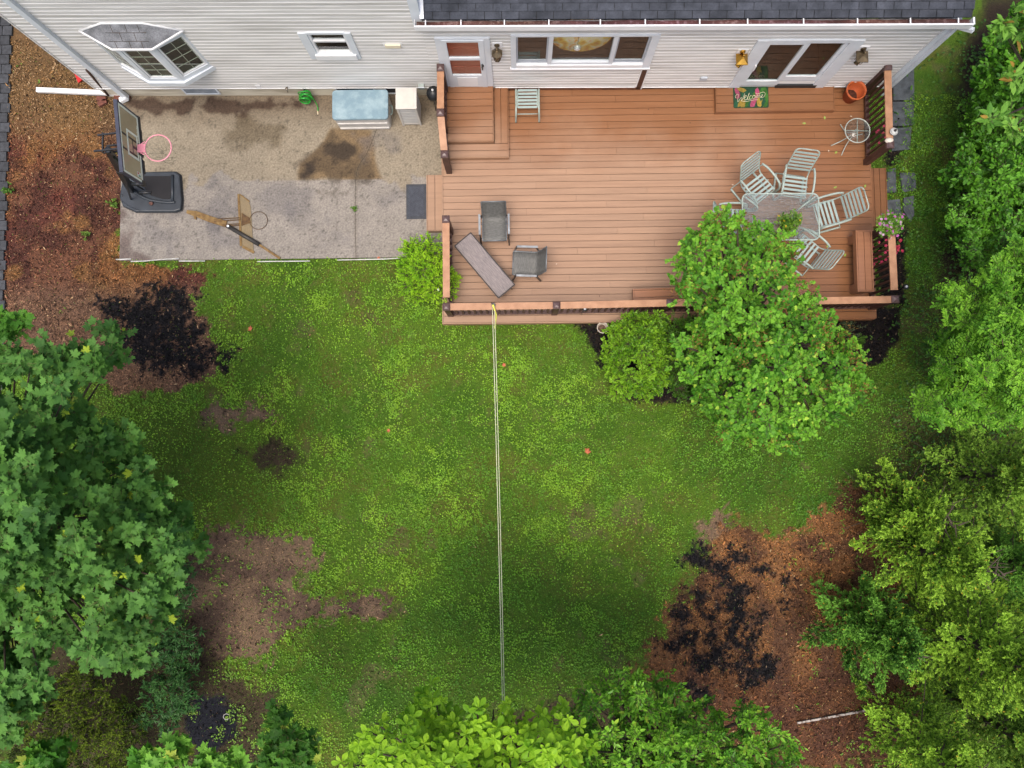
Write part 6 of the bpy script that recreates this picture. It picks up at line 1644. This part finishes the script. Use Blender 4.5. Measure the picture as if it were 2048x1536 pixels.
# yellow green tree at the bottom, and the greener one right of it
plant('whorled_leaf_tree', 'yellow green tree with large whorled leaves at the bottom edge', 'tree', (930, 1600), [(690, 1470), (700, 1440), (770, 1445), (800, 1420), (830, 1372), (858, 1372), (870, 1400), (915, 1392), (925, 1420), (960, 1395), (985, 1415), (1010, 1425), (1050, 1412), (1065, 1440), (1110, 1415), (1140, 1420), (1175, 1475), (1195, 1560), (1150, 1680), (690, 1680)],
      lambda d, x, y: 5.0 + 1.1 * min(1, d), 25, 110, 7, dict(name='crown', kind='obov', k=5, L=.1, size=.135, mode='whorl', c0=(.115, .280, .012), c1=(.305, .530, .030), material=m_lf, ang=68, droop=.0, jit=.16, width=1.0, clumpvar=.25, flat=.5), .09, zr=.55, up=1.3, low=-.1, inset=.3, stems=2)
plant('oval_leaf_tree', 'mid green oval leaved tree at the bottom edge, right of the yellow green tree', 'tree', (1370, 1600), [(1090, 1440), (1140, 1420), (1180, 1365), (1240, 1335), (1320, 1350), (1345, 1335), (1372, 1395), (1410, 1400), (1440, 1425), (1500, 1415), (1560, 1450), (1595, 1490), (1590, 1680), (1130, 1680)],
      lambda d, x, y: 3.6 + 1.0 * min(1, d), 23, 150, 13, dict(name='crown', kind='oval', k=9, L=.30, size=.088, mode='alt', c0=(.065, .215, .016), c1=(.220, .470, .040), material=m_lf_gloss, ang=48, droop=-.05, jit=.25, width=.9, clumpvar=.28, tipc=((.26, .40, .04), .06)), .08, zr=.45, up=.9, stems=3, inset=.3, holes=((1215, 1445, 20), (1240, 1500, 22)))
# conifers along the right
def conifer(label, poly, trunk_px, H, nbr, c0, c1, leaf=.042, dens=44):
    poly = np.array(poly, float)
    bx, by = P(*trunk_px, H * .5)
    t = thing('conifer', label, 'conifer', (bx, by, 0), 'conifers along the right side')
    T, D, Bq, S0, S1 = [], [], [], [], []
    cor = np.array([P(a, b_, H * .45) for a, b_ in poly])
    Rm = np.hypot(cor[:, 0] - bx, cor[:, 1] - by).max()
    for k in range(nbr):
        f = (k + .5) / nbr; az = k * 2.39996 + RNG.normal(0, .2)
        z0 = H * (.12 + .84 * f); L = max(.3, Rm * (1.05 - .92 * f) * RNG.uniform(.75, 1.1))
        rise = .12 + .75 * f
        d0 = np.array([math.cos(az), math.sin(az), rise]); d0 /= np.linalg.norm(d0)
        o = np.array([bx, by, z0]); lat = np.array([-math.sin(az), math.cos(az), 0])
        S0.append(o); S1.append(o + d0 * L * .95)
        n = int(dens * (.5 + L * 1.5))
        s = RNG.uniform(.05, 1.0, n) ** .8; w = RNG.uniform(-1, 1, n)
        wid = .34 * L * (1.08 - s) + .04
        p = o + d0 * (s * L)[:, None] + lat * (w * wid)[:, None] + np.array([0, 0, 1.]) * (-.16 * np.abs(w) * wid + .05 * L * s ** 2 + RNG.normal(0, .05, n))[:, None]
        dd = norm(d0 * .8 + lat * (w * .7)[:, None] + np.array([0, 0, .25]) + rot_rand(n, .2))
        T.append(p); D.append(dd); Bq.append(np.full(n, k))
    T, D, Bq = np.vstack(T), np.vstack(D), np.concatenate(Bq)
    q = PR(T); keep = sdf(poly, q[:, 0], q[:, 1]) < RNG.normal(6, 9, len(q))
    T, D, Bq = T[keep], D[keep], Bq[keep]
    foliate('foliage', 'stub', T, D, 18, .15, leaf, 'tuft', c0, c1, t, m_lf_dull, ang=50, droop=-.25, jit=.25, width=1.15, clumpvar=.30, B=Bq, flat=.6, tipgrad=.75, tipc=((.46, .36, .04), .02))  # strong tip gradient: highlights and dark gaps put into the leaf colour
    mb = MB(); mb.tube([(bx, by, -.05), (bx, by, H * .5), (bx, by, H * .72)], [.09, .05, .015], 8); mb.build('trunk', m_bark, t)
    np_tubes('limbs', (np.array(S0), np.array(S1) - np.array([0, 0, .12])), .016, .004, m_bark, t, 5)
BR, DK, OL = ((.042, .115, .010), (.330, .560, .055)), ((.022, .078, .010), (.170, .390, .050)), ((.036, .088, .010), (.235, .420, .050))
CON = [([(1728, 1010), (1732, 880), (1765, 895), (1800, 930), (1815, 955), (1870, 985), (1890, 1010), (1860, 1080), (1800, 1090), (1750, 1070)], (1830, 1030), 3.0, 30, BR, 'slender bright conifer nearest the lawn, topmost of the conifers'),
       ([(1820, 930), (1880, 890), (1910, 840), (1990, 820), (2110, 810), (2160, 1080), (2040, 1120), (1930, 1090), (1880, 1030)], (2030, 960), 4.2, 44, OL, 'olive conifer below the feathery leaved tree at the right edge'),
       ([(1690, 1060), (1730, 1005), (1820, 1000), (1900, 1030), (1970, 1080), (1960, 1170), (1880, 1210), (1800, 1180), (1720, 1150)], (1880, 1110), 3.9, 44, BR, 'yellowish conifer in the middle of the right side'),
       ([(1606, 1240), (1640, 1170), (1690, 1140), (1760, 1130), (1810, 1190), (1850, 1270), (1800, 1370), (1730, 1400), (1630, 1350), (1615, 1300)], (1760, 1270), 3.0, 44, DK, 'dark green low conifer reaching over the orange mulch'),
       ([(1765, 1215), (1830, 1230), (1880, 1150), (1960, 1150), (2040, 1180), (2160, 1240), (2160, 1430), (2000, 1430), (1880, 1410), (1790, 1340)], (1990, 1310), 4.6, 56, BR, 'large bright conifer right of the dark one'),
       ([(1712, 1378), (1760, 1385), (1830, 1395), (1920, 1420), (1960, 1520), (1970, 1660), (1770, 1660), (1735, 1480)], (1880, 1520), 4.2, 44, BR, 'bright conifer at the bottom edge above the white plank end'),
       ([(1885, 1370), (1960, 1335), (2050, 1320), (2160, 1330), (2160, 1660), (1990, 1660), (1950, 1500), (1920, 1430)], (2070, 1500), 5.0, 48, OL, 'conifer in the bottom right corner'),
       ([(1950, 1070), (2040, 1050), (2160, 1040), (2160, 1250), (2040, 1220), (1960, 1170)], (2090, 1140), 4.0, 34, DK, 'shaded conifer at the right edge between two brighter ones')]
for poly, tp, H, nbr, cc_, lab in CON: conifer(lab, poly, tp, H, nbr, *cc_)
# feathery tree and undergrowth on the right
plant('feathery_tree', 'light green tree with feathery paired leaflets at the right edge', 'tree', (2010, 690), [(1836, 825), (1845, 790), (1880, 745), (1870, 690), (1905, 640), (1885, 585), (1900, 568), (1960, 585), (1985, 520), (2040, 490), (2150, 480), (2150, 860), (2000, 850), (1930, 850), (1880, 845)],
      lambda d, x, y: 3.2 + 1.3 * min(1, d), 28, 130, 12, dict(name='crown', kind='oval', k=20, L=.46, size=.070, mode='pinnate', c0=(.070, .215, .014), c1=(.210, .450, .034), material=m_lf, ang=68, droop=.08, jit=.14, width=.9, clumpvar=.28, flat=.9), .10, zr=.45, up=.2, low=-.1, inset=.3)
plant('understory_shrub', 'dark leafy shrub below the feathery tree beside the thin lawn', 'shrub', (1930, 700), [(1850, 700), (1890, 650), (1930, 690), (1930, 780), (1880, 800)], lambda d, x, y: .9, 26, 12, 30,
      dict(name='f', kind='oval', k=7, L=.2, size=.085, mode='alt', c0=(.026, .090, .012), c1=(.085, .210, .026), material=m_lf_gloss, ang=55, droop=.1, jit=.3), .03, 'leafy shrubs in the right side thicket', zr=.2, stems=3)
SH = [([(1885, 350), (1915, 290), (1980, 240), (2060, 235), (2150, 250), (2150, 420), (2040, 430), (1930, 420)], (2010, 340), 1.9, 26, .095, 'mid green shrub of round leaves right of the stepping stones'),
      ([(1885, 430), (1930, 385), (2060, 380), (2150, 400), (2150, 570), (2020, 575), (1920, 530)], (2010, 470), 1.5, 26, .075, 'small leaved shrub level with the petunia basket'),
      ([(1945, 160), (1985, 70), (2030, 10), (2150, -40), (2150, 270), (2050, 270), (1965, 240)], (2050, 160), 2.4, 30, .10, 'deep green shrub in the upper right corner'),
      ([(1925, 220), (1955, 170), (2010, 220), (1995, 310), (1915, 310)], (1970, 250), 1.0, 9, .07, 'low dark shrub at the edge of the side path')]
for poly, bpx, zt_, nb, sz, lab in SH:
    plant('leafy_shrub', lab, 'shrub', bpx, poly, lambda d, x, y: zt_ * (.55 + .5 * min(1, d)), 22, int(nb * 2.6), 20,
          dict(name='f', kind='oval', k=7, L=.24, size=sz, mode='alt', c0=(.034, .130, .010), c1=(.140, .370, .028), material=m_lf_gloss, ang=58, droop=.12, jit=.3, width=1.25, clumpvar=.26), .04, 'leafy shrubs in the right side thicket', zr=.25, stems=3)
plant('cherry_tree', 'tall tree with pale large pointed leaves hanging in at the upper right', 'tree', (2170, 200), [(1985, 60), (2010, 10), (2050, -30), (2200, -60), (2200, 340), (2060, 330), (2010, 290), (1950, 265), (1935, 245), (1975, 225), (2030, 210), (2000, 160), (2050, 120), (1990, 85)],
      lambda d, x, y: 5.2 + .8 * d, 20, 26, 5, dict(name='crown', kind='oval', k=6, L=.22, size=.165, mode='alt', c0=(.080, .220, .028), c1=(.240, .470, .075), material=m_lf, ang=55, droop=.15, jit=.22, width=.85, clumpvar=.2, tipc=((.38, .24, .05), .08)), .12, zr=.25, inset=.1, up=.2)
# low ground cover in the thicket
x = RNG.uniform(7.9, 11.6, 26000); y = RNG.uniform(-2.5, 8.6, 26000)
M = masks(x, y); k = RNG.random(len(x)) < np.clip(.08 + M['litter'] * .55 * smooth(.38, .6, fbm(x * 1.7, y * 1.7, 404, 3)) + .25 * M['thin'], 0, 1); x, y = x[k], y[k]; n = len(x)
flat_leaves('ground_cover', 'oval', x, y, RNG.uniform(.04, .085, n), mixc((.022, .080, .010), (.085, .21, .026), RNG.random(n)), .35, RNG.uniform(.02, .22, n), 'low leafy ground cover in the right side thicket', m_lf_gloss, 1.3)
# petunia basket on the railing end
x, y = P(1780, 448, RT + .12)
t = thing('petunia_basket', 'round basket of pink and violet petunias on the end of the right railing', 'flower basket', (x, y, RT - .02))
mb = MB(); mb.lathe([(0, 0), (.09, .0), (.14, .10), (.145, .13), (.12, .13), (0, .11)], (0, 0, 0), 20); mb.build('basket', mat('basket_brown', (.10, .05, .025), rough=.8, scale=30), t, local=True)
bl = [(x, y, RT + .16, .21)] + [(x + .13 * math.cos(a), y + .13 * math.sin(a), RT + .10, .13) for a in np.linspace(0, 6.28, 7)[:-1]]
T, D, Bi = twigs(bl, 36, .7, .3, .55, -.3)
foliate('foliage', 'oval', T, D, 6, .08, .042, 'alt', (.07, .19, .02), (.22, .40, .06), t, m_lf, droop=.1, jit=.3, width=1.1)
sel = RNG.choice(len(T), 46, replace=False); F = T[sel] + D[sel] * .035
u = norm(D[sel] + np.array([0, 0, .6]) + rot_rand(46, .2)); P5, D5, N5 = [], [], []
for i in range(46):
    q, a1, a2 = _basis(u[i])
    for k in range(5):
        a = k * 2 * math.pi / 5; d_ = np.array(a1) * math.cos(a) + np.array(a2) * math.sin(a); P5.append(F[i]); D5.append(d_ + u[i] * .15); N5.append(u[i])
pk = RNG.random(46); fc = np.where((pk < .6)[:, None], np.array([[.48, .13, .42]]), np.array([[.62, .40, .58]])) * RNG.uniform(.8, 1.2, (46, 1))
leaves('flowers', 'obov', np.array(P5), np.array(D5), np.array(N5), np.full(230, .030), np.repeat(fc, 5, 0), leaf_mat('petal', .6, .25, .2), t, 1.6)
# potted plant on the glass table
x, y = P(1572, 452, ZD + .80)
t = thing('potted_plant', 'leafy potted plant in a dark blue bowl on the glass table', 'potted plant', (x, y, ZD + .722))
mb = MB(); mb.lathe([(0, 0), (.085, 0), (.135, .11), (.14, .13), (.12, .13), (.0, .10)], (0, 0, 0), 24); mb.build('bowl', mat('navy_glaze', (.020, .030, .065), rough=.2, scale=5), t, local=True)
bl = [(x + .01, y + .03, ZD + 1.02, .17), (x - .10, y + .05, ZD + .95, .12), (x + .11, y + .07, ZD + .95, .12), (x + .03, y - .08, ZD + .93, .11)]
T, D, Bi = twigs(bl, 26, .8, .5, .5, -.3)
foliate('foliage', 'oval', T, D, 6, .12, .062, 'alt', (.045, .13, .014), (.16, .30, .03), t, m_lf_gloss, droop=.05, jit=.3, tipc=((.55, .40, .03), .03))
np_tubes('stems', (np.tile([[x, y, ZD + .80]], (len(T), 1)), T), .004, .003, m_gtwig, t, 3)
# pink flowers and small plants in the beds by the railing
def small_plant(name, label, cat, px, py, z, r, n, c0, c1, kind='oval', sz=.05, flow=None, nf=0, mode='tuft', group=None):
    x, y = P(px, py, z); t = thing(name, label, cat, (x, y, 0), group)
    T, D, Bi = twigs([(x, y, z * .6, r)], n, .8, .6, .3, -.2)
    foliate('foliage', kind, T, D, 6, r * .6, sz, mode, c0, c1, t, m_lf, droop=.1, jit=.3)
    np_tubes('stems', (np.tile([[x, y, 0.]], (len(T), 1)) + RNG.normal(0, .02, (len(T), 3)) * [1, 1, 0], T), .004, .003, m_gtwig, t, 3)
    if flow is not None:
        s_ = RNG.choice(len(T), min(nf, len(T)), replace=False); q = np.repeat(T[s_] + D[s_] * .03, 5, 0); a = np.tile(np.arange(5) * 2 * np.pi / 5, len(s_))
        leaves('flowers', 'obov', q, np.column_stack([np.cos(a), np.sin(a), np.full(len(a), .25)]), np.tile([[0, 0, 1.]], (len(a), 1)), np.full(len(a), .036), np.tile(flow, (len(a), 1)) * RNG.uniform(.7, 1.2, (len(a), 1)), MATS['petal'], t, 1.6)
    return t
small_plant('flowering_plant', 'pink flowering plant in the bed under the petunia basket', 'flower', 1770, 500, .55, .24, 40, (.03, .10, .012), (.10, .22, .03), flow=(.55, .05, .12), nf=26)
small_plant('flowering_plant', 'red flowered plant outside the railing by the bench', 'flower', 1798, 490, .5, .15, 22, (.03, .10, .012), (.10, .22, .03), flow=(.50, .04, .09), nf=14)
small_plant('flowering_plant', 'small pink flowering plant behind the railing next to the round table', 'flower', 1765, 262, .45, .20, 26, (.03, .09, .012), (.08, .18, .03), flow=(.50, .06, .12), nf=9)
small_plant('bed_plant', 'grey green bushy plant in the dark bed below the deck corner', 'plant', 1702, 664, .3, .26, 50, (.075, .115, .060), (.15, .20, .11), 'lance', .06)
small_plant('bed_plant', 'small green plant in the dark bed right of the grey green one', 'plant', 1728, 680, .2, .13, 20, (.05, .13, .02), (.12, .25, .03), 'oval', .05)
small_plant('weed', 'green weed growing in the joint of the concrete', 'weed', 709, 417, .10, .06, 12, (.07, .20, .02), (.16, .34, .04), 'lance', .05)
small_plant('weed', 'small leafy weed on the red mulch beside the black hoop base', 'weed', 224, 405, .12, .10, 14, (.07, .16, .02), (.18, .30, .05), 'oval', .06)
small_plant('weed', 'two leaved weed lower down on the red mulch', 'weed', 165, 468, .12, .08, 10, (.07, .16, .02), (.20, .30, .06), 'oval', .06)
small_plant('weed', 'weed by the cobble path at the left edge', 'weed', 12, 378, .12, .10, 14, (.06, .16, .02), (.14, .28, .05), 'oval', .06)
